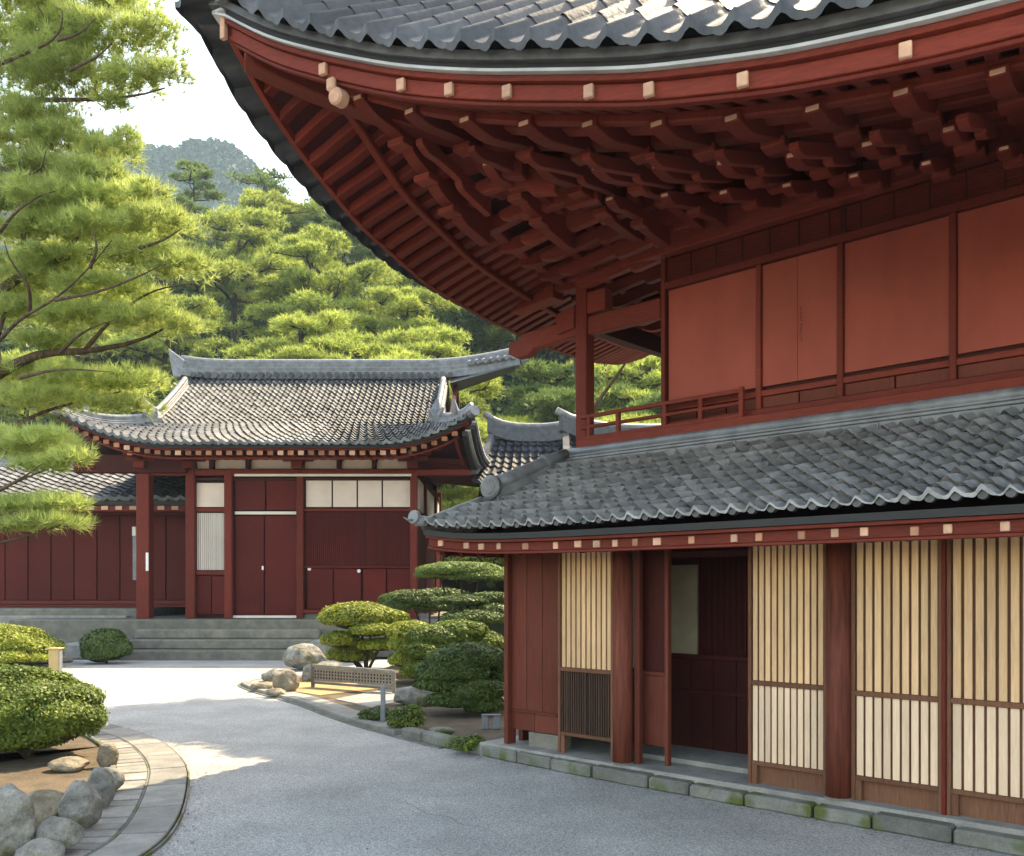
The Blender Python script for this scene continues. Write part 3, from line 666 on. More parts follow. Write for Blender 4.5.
# soffit boarding
na, nb = 90, 70
ga = np.linspace(.06, AL-.06, na); gb = np.linspace(.06, BL-.06, nb)
Xa, Xb = np.meshgrid(ga, gb)
aa = np.minimum(Xa, 8.0)
Zs = soffz(Xa, Xb)
Zs = np.minimum(Zs, 6.3+0*Zs)
pts = np.stack(G(Xa.ravel(), Xb.ravel(), Zs.ravel()), 1)
q = (np.arange(nb-1)[:,None]*na+np.arange(na-1)[None,:]).ravel()
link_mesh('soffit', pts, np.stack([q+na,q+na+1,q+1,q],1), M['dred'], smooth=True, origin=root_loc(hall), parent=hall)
# rafters, each one a part
def rafter(p0, d, length, n, w, h, drop, m, name='rafter'):
    pts_ = []
    for i in range(n+1):
        a_ = p0[0]+d[0]*length*i/n; b_ = p0[1]+d[1]*length*i/n
        pts_.append((a_, b_, float(soffz(a_, b_))-drop))
    mb = MB(G); mb.sweep(pts_, [(-w/2,-h),(w/2,-h),(w/2,0),(-w/2,0)]); return mb.build(name, m, hall, bevel=.008)
b = .22
while b < BL-.3:
    rafter((.10,b),(1,0),min(.95,max(.3,b)),6,.10,.085,.0,M['red']); b += .18
a = .5
while a < 7.6:
    rafter((a,.10),(0,1),min(.75,max(.3,a)),5,.075,.07,.0,M['red']); a += .165
# curved purlins running round the corner
def purlin(dist, w, h, drop, m, amax=8.5, bmax=BL-.6):
    A_ = [(dist, b_) for b_ in np.linspace(bmax, dist, 40)]; B_ = [(a_, dist) for a_ in np.linspace(dist, amax, 40)]
    for seg in (A_, B_):
        mb = MB(G); mb.sweep([(p[0],p[1],float(soffz(p[0],p[1]))-drop) for p in seg], [(-w/2,-h),(w/2,-h),(w/2,0),(-w/2,0)]); mb.build('purlin', m, hall, bevel=.012)
purlin(.62, .07, .07, .07, M['red'])
purlin(1.02, .12, .12, .03, M['redh'])
purlin(1.45, .10, .10, .12, M['redh'])
purlin(1.85, .11, .12, .20, M['red'])
purlin(2.3, .11, .12, .27, M['red'], 8.5, BL-1.5)
# hip rafter under the corner
mb = MB(G); mb.sweep([(x,x,float(soffz(x,x))-.0) for x in np.linspace(.12,3.0,16)], [(-.09,-.2),(.09,-.2),(.09,0),(-.09,0)]); mb.build('hip_rafter', M['red'], hall, bevel=.012)
# long curved bracket arms with pale ends
def arm(p, d, L0, drop, w=.12, h=.17, steps=3, end=True, m='red'):
    """stepped cloud arm: each step drops with a scooped nose"""
    o = None
    dv = np.array(d)/np.linalg.norm(d)
    mb = MB(G); pr = []
    ts = [0,.02,.045,.075,.11,.15]; k_ = 1
    while k_ < steps:
        c_ = .15+.78*k_/steps; ts += [c_-.10,c_-.004,c_,c_+.03,c_+.06]; k_ += 1
    ts = sorted(set(ts+[.22,.5,.8,1.0])); N_ = len(ts)-1
    for t in ts:
        q = np.array(p)+dv*L0*t
        z = float(soffz(max(q[0],.02), max(q[1],.02)))-drop
        hh = h*(.42+.58*math.sin(min(1, t/.13)*math.pi/2))
        for k_ in range(1, steps):
            c_ = .15+.78*k_/steps; hh += .0 if t < c_ else .028+.03*math.sin(min(1,(t-c_)/.06)*math.pi/2)
        pr.append((q, z, hh))
    S = np.array((dv[1], -dv[0]))
    vs_ = []; fs = []
    for q, z, hh in pr:
        for sgn, zz in ((-1,z-hh),(1,z-hh),(1,z),(-1,z)): vs_.append((q[0]+S[0]*sgn*w/2, q[1]+S[1]*sgn*w/2, zz))
    for i in range(N_):
        for j in range(4): j2 = (j+1)%4; fs.append((i*4+j, (i+1)*4+j, (i+1)*4+j2, i*4+j2))
    fs += [(0,1,2,3),(N_*4+3,N_*4+2,N_*4+1,N_*4)]
    mb.add(vs_, fs); o = mb.build('bracket_arm', M[m], hall, bevel=.006)
    for k_ in (range(1, steps) if end else ()):
        c_ = .15+.78*k_/steps; q = np.array(p)+dv*L0*(c_-.05); z = float(soffz(max(q[0],.02), max(q[1],.02)))-drop-h-.058*(k_-1)
        e = MB(G); bw = w*.85; e.beam((q[0]-dv[0]*bw*.7,q[1]-dv[1]*bw*.7,z-.03),(q[0]+dv[0]*bw*.7,q[1]+dv[1]*bw*.7,z-.03), bw*1.7, .055); e.build('bearing_block', M['redh'], o, bevel=.008)
    if end:
        q, z, hh = pr[0]; e = MB(G)
        P0 = q-dv*.012
        e.beam((P0[0],P0[1],z-hh*.62),(P0[0]+dv[0]*.011,P0[1]+dv[1]*.011,z-hh*.62), w*.66, hh*.5); e.build('arm_end', M['endgrain'], o, bevel=.004)
    return o
a = 1.0
while a < 8.3:
    arm((a-.1,.55), (0.10,1), min(2.9, a*1.4+.3), .10, .12, .15, 4); a += .49
a = 1.6
while a < 8.0:
    arm((a,1.35), (0.10,1), min(2.0, a*.8), .33, .10, .13, 3); a += .49
a = 2.3
while a < 8.0:
    arm((a+.1,2.05), (0.10,1), min(1.3, a*.5), .52, .09, .11, 2); a += .49
a = 1.2
while a < 8.0:
    arm((a,.95), (.10,1), min(1.5, a*.8), .30, .07, .10, 2, False, 'redh'); a += .49
b = 1.5
while b < 7.2:
    arm((.95,b), (1,.06), 1.9 if b > 2.4 else b*.6, .12, .11, .14, 4, False); arm((1.3,b+.2), (1,.06), 1.5 if b > 2.4 else b*.5, .30, .09, .12, 3, False, 'redh'); b += .42
# pale nose blocks on the fascia
for px in (322,400,448,506,588,648,742,905):
    k = K(px); s_ = (7*k+2.26)/(4.76+2.6*k); a_ = s_*5.424; z = float(zF(a_))
    e = MB(G); e.box(a_-.032,a_+.032,-.006,.028,z-.152,z-.070); e.build('rafter_end', M['endgrain'], hall, bevel=.005)
m = MB(G); q = 1.07
zz = float(zF(q)); m.box(q-.035,q+.04,-.0,.05,zz-.25,zz-.155); m.tube([(q+.03,.02,zz-.29),(q+.03,.13,zz-.27)], [.06,.065], 18); m.build('carved_scroll', M['endgrain'], hall, smooth=False, bevel=.015)
# hip ridge riding down the front-left corner
hr = []
for x in np.linspace(3.8,.15,16):
    r = x+.22; hr.append((x, x, float(eaveE(x,x))+.125+.90*r+.03*r*r+.10))
mb = MB(G); mb.sweep(hr, [(-.12,-.14),(.12,-.14),(.12,.02),(.07,.10),(-.07,.10),(-.12,.02)]); ho = mb.build('hip_ridge', M['ridge'], hall, bevel=.01)
mb = MB(G); q = np.array(hr[-1]); mb.tube([tuple(q+np.array((.02,.02,.02))),tuple(q+np.array((-.06,-.08,.02)))],[.15,.14],20)
mb.tube([tuple(q+np.array((.0,.0,.1))),tuple(q+np.array((-.02,-.02,.34)))],[.12,.02],10); mb.build('ridge_end_ornament', M['tiled'], ho)
# main ridge
rp = [(x, BL/2, 4.78+.125+.90*4.42+.035*19.5+.1) for x in np.linspace(4.4, AL-4.4, 8)]
mb = MB(G); mb.sweep(rp, [(-.2,-.2),(.2,-.2),(.16,.45),(-.16,.45)]); mb.build('main_ridge', M['ridge'], hall)
# ------------------------------------------------------------------ the hall across the court
YB = 25.3; FZ = 1.0
def bx(px, Y=YB): return K(px)*Y
def bz(py, Y=YB): return EYE+(HZ-py)/FPX*Y
gate = thing('gate_hall', (-7, YB, 0), 'single-storey red hall with grey tiled hip-and-gable roof behind the stone steps', 'temple building')
mb = MB(); mb.box(-13.6,-1.9,24.3,33.5,-.05,FZ); mb.build('terrace', M['stoned'], gate, bevel=.03)
for i,(y,z) in enumerate(((23.0,.25),(23.5,.5),(23.95,.75))):
    mb = MB(); x1 = -5.15+.0
    mb.box(-10.05,x1,y,24.299,(z-.25)+.001 if i else -.02,z); mb.build('stone_step', M['stoned'], gate, bevel=.03)
for bb in ((-11.6,-10.06,23.3,24.29,-.02,.42),(-10.42,-10.07,22.85,23.29,-.02,.48),(-5.14,-4.75,22.9,24.29,-.02,.52)):
    mb = MB(); mb.box(*bb); mb.build('step_cheek', M['stone'], gate, bevel=.05)
def sqcol(x, y, w, z1, z0=FZ, m='red'):
    mb = MB(); mb.box(x-w/2,x+w/2,y-w/2,y+w/2,z0,z1); return mb.build('column', M[m], gate, bevel=.02)
for px, w in ((145,.36),(191.5,.26),(229,.22),(300.5,.2),(414,.2)): sqcol(bx(px,YB-.05), YB-.05, w, bz(474) if px == 145 else bz(470))
xa, xb = bx(187), bx(417)
y0 = YB
def bpanel(px0, px1, py0, py1, m, name, off=.0, th=.05, bev=.004):
    mb = MB(); mb.box(bx(px0),bx(px1),y0+off,y0+off+th,bz(py1),bz(py0)); return mb.build(name, M[m], gate, bevel=bev)
def brail(px0, px1, py0, py1, m='red', off=-.06, th=.1, name='rail'):
    mb = MB(); mb.box(bx(px0),bx(px1),y0+off,y0+off+th,bz(py1),bz(py0)); return mb.build(name, M[m], gate, bevel=.008)
mb = MB(); mb.box(xa,xb,y0+.12,y0+.2,FZ,bz(450)); mb.build('inner_wall', M['dred'], gate)
brail(150,470,470,476,'red',-.14,.12,'head_beam'); brail(187,417,478,480.5,'dred',-.05,.1); brail(236,412,474.5,477,'curtain',-.17,.029,'pale_fillet')
bpanel(196,225.5,483,507,'plaster','plaster_panel'); brail(196,225.5,508,512,'red')
b = MB(); x0, x1 = bx(197), bx(225.5)
for i in range(14): b.box(x0+(x1-x0)*i/14,x0+(x1-x0)*(i+.62)/14,y0+.0,y0+.04,bz(570),bz(513))
b.build('pleated_screen', M['curtain'], gate, bevel=.006)
mb = MB(); mb.box(x0,x1,y0+.045,y0+.06,bz(570),bz(513)); mb.build('screen_back', M['plaster'], gate)
brail(196,225.5,570.5,575); bpanel(197,211,576,614,'backred','base_panel'); bpanel(212,225.5,576,614,'backred','base_panel')
bpanel(235,265,480,510,'backred','transom_panel'); bpanel(266.5,297,480,510,'backred','transom_panel')
brail(235,297,511.5,514.5,'curtain',-.03,.06,'pale_fillet')
d1 = bpanel(235,263.5,516,615,'backred','door',.03); d2 = bpanel(265,297,516,615,'backred','door',.0)
mb = MB()
for px0, px1, o in ((235,263.5,.02),(265,297,-.01)):
    for py in (606,): mb.box(bx(px0)+.08,bx(px1)-.08,y0+o-.015,y0+o+.0,bz(py+6),bz(py))
mb.build('door_kick_rail', M['backred'], d2)
mb = MB(); mb.box(bx(262),bx(263.5)+.01,y0-.03,y0-.012,bz(570),bz(566)); mb.build('door_pull', M['white'], d2)
brail(232,300,615.5,618,'curtain',-.05,.2,'threshold')
for a_, b_ in ((306,331.5),(333,356.5),(358,381.5),(383,411)): bpanel(a_,b_,480,507,'plaster','plaster_panel')
brail(304,412,508.5,511.5)
b = MB(); x0, x1 = bx(306), bx(411)
for i in range(52): b.box(x0+(x1-x0)*i/52,x0+(x1-x0)*(i+.55)/52,y0+.0,y0+.035,bz(565),bz(512))
b.build('dark_lattice', M['backred'], gate)
mb = MB(); mb.box(x0,x1,y0+.036,y0+.05,bz(565),bz(512)); mb.box(bx(363),bx(365),y0-.03,y0-.001,bz(565),bz(512)); mb.build('lattice_back', M['dred'], gate)
brail(304,412,565.5,568,'backred')
for a_, b_ in ((307,333),(334,361),(363,386),(387,411)): bpanel(a_,b_,568.5,609,'backred','base_panel',.0,.04,.01)
brail(304,412,609.5,613,'red',-.12,.17)
mb = MB(); mb.box(bx(304),bx(430),y0-.02,y0+.1,FZ,bz(613.5)); mb.build('stone_sill', M['stoned'], gate)
mb = MB()
for px, py in ((309.5,569),(359,571)): mb.tube([(bx(px),y0-.03,bz(py)),(bx(px),y0-.002,bz(py))], .05, 10)
mb.build('door_stud', M['white'], gate)
# small white plates on and beside the porch column
mb = MB(); mb.box(bx(149.5),bx(152),y0-.26,y0-.235,bz(571),bz(553)); mb.build('white_plate', M['white'], gate)
# kokabe: white panels between frog-leg struts under the eave
for a_, b_ in ((190,212),(215,248),(251,293),(305,338),(342,373),(377,411)):
    x0, x1, z0, z1 = bx(a_), bx(b_), bz(469), bz(458); n = 6; r = .2
    poly = [(x0,z0),(x1,z0),(x1,z1-r)]+[(x1-r*.9*(1-math.cos(q)),z1-r+r*math.sin(q)) for q in np.linspace(0,1.57,n)][1:]+[(x0+r*.9*(1-math.sin(q)),z1-r+r*math.cos(q)) for q in np.linspace(0,1.57,n)]
    vprism(poly, y0-.03, y0+.1, lambda x,y,z:(x,y,z)).build('plaster_panel', M['plaster'], gate)
mb = MB(); mb.box(xa-1.2,xb+.1,y0-.06,y0+.12,bz(457),bz(452)); mb.build('eave_beam', M['dred'], gate, bevel=.01)
mb = MB(); mb.box(bx(78),bx(190),y0-.3,y0-.05,bz(474),bz(456)); mb.build('porch_beam', M['dred'], gate, bevel=.02)
mb = MB(); mb.box(bx(80),bx(100),y0-.36,y0-.301,bz(470),bz(460)); mb.build('beam_end', M['red'], gate, bevel=.02)
# bracket clusters
def cluster(px, Y=YB):
    m = MB(); x = bx(px)
    m.box(x-.15,x+.15,Y-.45,Y-.1,bz(470),bz(463)); m.box(x-.42,x+.42,Y-.33,Y-.17,bz(462.5),bz(458))
    for dx in (-.36,0,.36): m.box(x+dx-.1,x+dx+.1,Y-.42,Y-.12,bz(457.5),bz(452.5))
    m.box(x-.07,x+.07,Y-1.0,Y-.1,bz(461),bz(455)); o = m.build('bracket_cluster', M['red'], gate, bevel=.01)
    m = MB(); m.box(x-.065,x+.065,Y-1.02,Y-1.001,bz(460.5),bz(455.5)); m.build('arm_end', M['endgrain'], o)
for px in (145,193,300,414): cluster(px)
for px in (213.5,249.5,340,375):
    m = MB(); x = bx(px); m.box(x-.06,x+.06,y0-.2,y0-.04,bz(469),bz(458)); m.box(x-.16,x+.16,y0-.22,y0-.03,bz(457.5),bz(454)) ; m.build('strut', M['dred'], gate)
    m = MB(); m.box(x-.05,x+.05,y0-.95,y0-.25,bz(457),bz(452.5)); o = m.build('bracket_arm', M['red'], gate)
    m = MB(); m.box(x-.05,x+.05,y0-.97,y0-.951,bz(457),bz(452.5)); m.build('arm_end', M['endgrain'], o)
# right side wall
SX = bx(416)
for i,(ya,yb_) in enumerate(((25.45,27.2),(27.5,30.8),(31.2,33.0))):
    mb = MB(); mb.box(SX-.03,SX+.03,ya,yb_,bz(508),bz(477)); mb.build('plaster_panel', M['plaster'], gate)
mb = MB(); mb.box(SX-.12,SX-.031,25.3,33.2,FZ,5.5); mb.build('side_wall', M['dred'], gate)
for y in (27.35,31.0,33.1): sqcol(SX, y, .22, 5.4)
mb = MB(); mb.box(xa,SX-.13,33.1,33.2,FZ,5.4); mb.build('rear_wall', M['backred'], gate)
mb = MB(); mb.box(SX-.02,SX+.05,25.4,33.0,FZ+.001,bz(512)); mb.box(SX-.04,SX+.06,25.4,33.0,bz(477),bz(470)); mb.build('side_boards', M['dred'], gate)
# ---- roof
XL, XR = -12.0, -1.0; YE = 23.5; YR = 28.2; EZB = 5.62; RZB = 8.42; YBK = 32.9
def up(x, dist_l=1.0): return np.where(x-XL < 3.2, .92*(1-np.clip((x-XL)/3.2,0,1))**2.2, 0)+np.where(XR-x < 2.6, .82*(1-np.clip((XR-x)/2.6,0,1))**2.2, 0)
HB = 1/3                      # share of the slope that is hipped
def gf(s, t):
    xl = XL+np.minimum(t,HB)/HB*1.9; xr = XR-np.minimum(t,HB)/HB*1.0
    x = xl+(xr-xl)*s; y = YE+(YR-YE)*t
    z = EZB+(RZB-EZB)*(t*.72+.28*t*t)+up(x)*(1-t/HB*.8).clip(0,1)
    return np.stack([x, y, z], 1)
def gr(s, t):
    y = (YE+t*HB*(YR-YE))+((YBK-t*HB*(YR-YE))-(YE+t*HB*(YR-YE)))*s; x = XR-t*1.0+.095*(y-YE)
    tt = t*HB; z = EZB+(RZB-EZB)*(tt*.72+.28*tt*tt)+.82*(1-t*.8)*np.clip(1-np.minimum(y-YE,YBK-y)/2.6,0,1)**2.2
    return np.stack([x, y, z], 1)
def gl(s, t):
    y = (YBK-t*HB*(YR-YE))+((YE+t*HB*(YR-YE))-(YBK-t*HB*(YR-YE)))*s; x = XL+t*1.9+0*s
    tt = t*HB; z = EZB+(RZB-EZB)*(tt*.72+.28*tt*tt)+.92*(1-t*.8)*np.clip(1-np.minimum(y-YE,YBK-y)/3.2,0,1)**2.2
    return np.stack([x, y, z], 1)
def gb_(s, t):
    p = gf(1-s, t); p[:,1] = YBK-(p[:,1]-YE); return p
tile_sheet('main_roof', gf, 46, 24, M['tilebk'], gate, amp=.07, lift=.055, sub=6, drop=.06)
tile_sheet('main_roof', gr, 26, 6, M['tiled'], gate, amp=.07, lift=.05, sub=6, drop=.06)
tile_sheet('main_roof', gl, 26, 6, M['tilebk'], gate, amp=.07, lift=.05, sub=4, drop=.06)
tile_sheet('main_roof', gb_, 30, 8, M['tilebk'], gate, amp=.07, lift=.05, sub=4, drop=.06)
xs_ = np.linspace(XL, XR, 80)
ez = lambda x: EZB+float(up(np.array([x]))[0])
def gsweep(off, z0, z1, th, m, name, bev=.01):
    mb = MB(); mb.sweep([(x, YE+off, ez(x)) for x in xs_ if x > XL+off*.8 and x < XR-off*.8], [(0,z0),(0,z1),(-th,z1),(-th,z0)]); mb.build(name, M[m], gate, bevel=bev)
    ysd = np.linspace(YE+off, YBK, 50); zy = lambda y: EZB+.82*max(0,1-min(y-YE,YBK-y)/2.6)**2.2
    mb = MB(); mb.sweep([(XR-off+.095*(y-YE), y, zy(y)) for y in ysd], [(0,z0),(0,z1),(-th,z1),(-th,z0)]); mb.build(name, M[m], gate, bevel=bev)
gsweep(.10,-.09,.02,.1,'darkb','eave_board'); gsweep(.16,-.13,-.092,.14,'redh','eave_moulding')
gsweep(.50,-.33,-.28,.1,'redh','eave_fascia')
for k_, (o_, z0_, z1_, mm_) in enumerate(((-.06,-.06,.0,'lip'),(-.03,-.13,-.065,'tiled'),(.03,-.24,-.135,'darkb'),(.12,-.28,-.245,'lip'),(.2,-.40,-.285,'darkb'))):
    ysd = np.linspace(YE+.25, YBK, 50); mb = MB(); mb.sweep([(XR-o_+.095*(y-YE), y, EZB+.82*max(0,1-min(y-YE,YBK-y)/2.6)**2.2) for y in ysd], [(0,z0_),(0,z1_),(-.14,z1_),(-.14,z0_)]); mb.build('side_eave_course', M[mm_], gate)
# soffit
def gsof(x, y): 
    dd = np.minimum(np.minimum(y-YE, XR-x), x-XL); e = up(x)*np.clip(1-(y-YE)/2.5,0,1)+.82*np.clip(1-(y-YE)/2.6,0,1)**2.2*0
    e2 = .82*np.clip(1-(y-YE)/2.6,0,1)**2.2*np.clip(1-(XR-x)/2.6,0,1)
    return EZB-.10+np.maximum(e,e2)+.10*dd.clip(0,2.4)
gx = np.linspace(XL+.15, XR-.15, 70); gy = np.linspace(YE+.15, YBK-.15, 40); X, Y = np.meshgrid(gx, gy)
q = (np.arange(39)[:,None]*70+np.arange(69)[None,:]).ravel()
link_mesh('soffit', np.stack([X.ravel(),Y.ravel(),gsof(X,Y).ravel()],1), np.stack([q+70,q+71,q+1,q],1), M['dred'], smooth=True, origin=root_loc(gate), parent=gate)
# rafters with orange ends, front and right
ra = []
x = XL+.5
while x < XR-.25:
    z = ez(x)-.125; m = MB(); m.beam((x,YE+.22,z-.08),(x,YE+1.9,z+.02+.0),.13,.12); o = m.build('rafter', M['redh'], gate)
    e = MB(); e.box(x-.075,x+.075,YE+.205,YE+.219,z-.138,z-.022); e.build('rafter_end', M['orange'] if random.random() < .85 else M['endgrain'], o); x += .27
y = YE+2.1
while y < YBK-2.1:
    z = EZB+.82*max(0,1-min(y-YE,YBK-y)/2.6)**2.2-.13; m = MB(); m.beam((XR-.22,y,z-.08),(XR-1.7,y,z+.0),.13,.12); m.build('rafter', M['redh'], gate); y += .34
# ridge with upturned ends
def ridge(pts, w, h, m, name, parent, cap=.1):
    mb = MB(); mb.sweep(pts, [(-w,-.1),(w,-.1),(w,h*.3),(w*.72,h*.34),(w*.78,h*.62),(w*.62,h*.66),(w*.66,h*.95),(-w*.66,h*.95),(-w*.62,h*.66),(-w*.78,h*.62),(-w*.72,h*.34),(-w,h*.3)])
    o = mb.build(name, m, parent, bevel=.008)
    mb = MB(); mb.tube([(a_,b_,c_+h+cap*.4) for a_,b_,c_ in pts], cap, 10); mb.build('ridge_cap', m, o, smooth=True); return o
xr_ = np.linspace(-10.35, .25, 30)
rpz = [(x, YR, RZB+.05+.42*max(0,(x+3.0)/3.2)**2+.12*max(0,(-8.8-x)/1.5)**2) for x in xr_]
ro = ridge(rpz, .22, .42, M['ridgebk'], 'main_ridge', gate, .1)
mb = MB(); x = -9.9
while x < -1.7:
    mb.tube([(x,YR-.32,RZB+.06),(x,YR-.2,RZB+.08)], [.085,.07], 8); x += .235
mb.build('ridge_edge_discs', M['tiled'], ro)
# ridge end ornaments
m = MB(); m.add([(-10.3,YR-.24,RZB),(-10.3,YR+.24,RZB),(-10.2,YR+.2,RZB+.55),(-10.2,YR-.2,RZB+.55),(-10.75,YR-.1,RZB+.95),(-10.75,YR+.1,RZB+.95),(-10.55,YR-.2,RZB+.0),(-10.55,YR+.2,RZB+.0)],
    [(0,3,4,6),(1,7,5,2),(3,2,5,4),(6,4,5,7),(0,6,7,1),(0,1,2,3)]); m.build('ridge_end_ornament', M['ridgebk'], ro, bevel=.03)
m = MB(); q = rpz[-1]; m.tube([(q[0]-.05,YR,q[2]+.2),(q[0]+.14,YR,q[2]+.28),(q[0]+.26,YR,q[2]+.34)], [.3,.24,.1], 12)
for i in range(7): m.tube([(q[0]-.25-i*.22,YR-.24,q[2]+.14-i*.03),(q[0]-.2-i*.22,YR-.33,q[2]+.12-i*.03)], [.09,.07], 8)
m.build('ridge_end_ornament', M['ridge'], ro)
# verge ridges and hip ridges (front pair)
def gz(x, t): p = gf(np.array([0.]), np.array([t])); return p
def hipline(side):
    pts = []
    for t in np.linspace(.86, HB, 10):
        p = gf(np.array([1.0 if side else 0.0]), np.array([t]))[0]; pts.append((p[0]+(-.1 if side else .1), p[1], p[2]+.06))
    return pts
for side in (0, 1):
    pts = hipline(side); o = ridge(pts, .13, .24, M['ridgebk'], 'verge_ridge', gate, .08)
    e = np.array(pts[-1]); m = MB()
    m.tube([tuple(e+np.array((0,.02,.12))),tuple(e+np.array((0,-.16,.10)))], [.26,.2], 12)
    m.tube([tuple(e+np.array((0,-.05,.3))),tuple(e+np.array((.04 if side else -.22,-.12,.62)))], [.16,.03], 8)
    m.tube([tuple(e+np.array((.1,-.12,.16))),tuple(e+np.array((.2,-.25,.36)))], [.1,.03], 8); m.tube([tuple(e+np.array((-.1,-.12,.16))),tuple(e+np.array((-.2,-.25,.30)))], [.1,.03], 8)
    m.build('ridge_end_ornament', M['ridgebk'] if not side else M['ridge'], o, bevel=0)
    pts = []
    for t in np.linspace(HB, .02, 10):
        p = gf(np.array([1.0 if side else 0.0]), np.array([t]))[0]; pts.append((p[0], p[1], p[2]+.05))
    o = ridge(pts, .12, .17, M['ridgebk'] if not side else M['ridge'], 'hip_ridge', gate, .08)
    e = np.array(pts[-1]); m = MB(); sg = 1 if side else -1
    m.tube([tuple(e),tuple(e+np.array((sg*.1,-.15,.03)))], [.17,.14], 10); m.tube([tuple(e+np.array((sg*-.45,.6,.1))),tuple(e+np.array((sg*-.5,.5,.45)))], [.12,.03], 8); m.build('hip_end_ornament', M['ridge'], o)
# gable wall, bargeboards and the tiled verge at the right end
m = MB(); m.add([(-2.15,YR-3.0,EZB+1.0),(-2.15,YR+3.0,EZB+1.0),(-2.15,YR,RZB-.05)], [(0,1,2)]); m.build('gable_wall', M['plaster'], gate)
for sg in (-1, 1):
    ts = np.linspace(.98, .42, 12); P_ = []
    for t in ts:
        z = EZB+(RZB-EZB)*(t*.72+.28*t*t); P_.append((-1.75, YR+sg*(1-t)*(YR-YE), z-.1))
    m = MB(); m.sweep(P_, [(-.06,-.22),(.06,-.22),(.06,.05),(-.06,.05)]); m.build('bargeboard', M['dred'], gate)
m = MB(); m.add([(-1.9,YR-.7,RZB-.30),(.1,YR-.35,RZB+.32),(.1,YR+.35,RZB+.32),(-1.9,YR+.7,RZB-.30),(-1.9,YR,RZB),(.15,YR,RZB+.5)], [(0,1,5,4),(4,5,2,3),(0,4,3),(1,2,5),(0,3,2,1)]); m.build('gable_canopy', M['tiled'], gate)

# ---- low wing to the left, behind the porch
wing = thing('side_wing', (-17, 28, 0), 'low dark red building with tiled roof at the left, beside the porch column', 'building')
YW = 28.0
wx = lambda px, Y=YW: K(px)*Y
wz = lambda py, Y=YW: EYE+(HZ-py)/FPX*Y
x0, x1 = -21.5, wx(189)
mb = MB(); w_ = (x1-x0)/16
for i in range(16): mb.box(x0+i*w_+.015,x0+(i+1)*w_-.015,YW,YW+.08,wz(600),wz(516))
mb.build('wall', M['backred'], wing, bevel=.01)
mb = MB(); mb.box(x0,x1,YW+.09,YW+5,wz(607),wz(508)); mb.build('inner_wall', M['dred'], wing)
mb = MB(); mb.box(x0,x1,YW-.04,YW+.085,wz(604),wz(600.5)); mb.box(x0,x1,YW-.06,YW+.085,wz(515.5),wz(511)); mb.box(x0,x1,YW-.03,YW+.085,wz(607),wz(604.5)); mb.build('rail', M['red'], wing, bevel=.01)
mb = MB(); mb.box(wx(134),wx(138),YW-.1,YW-.041,wz(580),wz(527)); mb.build('pale_post', M['steel'], wing)
mb = MB(); mb.box(wx(134),wx(137.5),YW-.14,YW-.101,wz(536),wz(527)); mb.build('lantern_box', M['white'], wing)
mb = MB(); mb.box(x0-.5,bx(135,26),26.2,33,-.05,wz(608,27)+.0); mb.build('stone_base', M['stoned'], wing, bevel=.04)
mb = MB(); mb.box(x0-.5,bx(128,26),25.9,26.19,-.05,wz(612,26.2)-.1); mb.build('stone_ledge', M['stone'], wing, bevel=.03)
def wf(s, t):
    x = (x0-.5)+((x1+.4)-(x0-.5))*s; y = 26.7+3.2*t; z = wz(499,26.7)+(1.42)*(t*.85+.15*t*t)
    return np.stack([x, y, z+0*x], 1)
tile_sheet('wing_roof', wf, 34, 13, M['tilebk'], wing, amp=.07, lift=.055, sub=6, drop=.08)
def wb(s, t):
    p = wf(1-s, t); p[:,1] = 2*29.9-p[:,1]; return p
tile_sheet('wing_roof', wb, 20, 6, M['tilebk'], wing, amp=.07, lift=.055, sub=4, drop=.08)
zt = wz(499,26.7)+1.42
ridge([(x, 29.9, zt) for x in np.linspace(x0-.5,x1+.4,6)], .16, .28, M['ridgebk'], 'wing_ridge', wing, .09)
mb = MB(); ze = wz(499,26.7); mb.box(x0-.5,x1+.4,26.78,26.86,ze-.16,ze-.03); mb.build('eave_board', M['darkb'], wing)
mb = MB(); mb.box(x0-.5,x1+.4,26.9,26.97,ze-.34,ze-.165); mb.build('eave_fascia', M['redh'], wing)
mb = MB(); mb.box(x0-.5,x1+.4,26.95,YW+.1,ze-.20,ze-.14); mb.build('soffit', M['dred'], wing)
x = x0
while x < x1+.2:
    e = MB(); e.box(x,x+.2,26.86,26.899,ze-.30,ze-.19); e.build('rafter_end', M['endgrain'], wing); x += .42

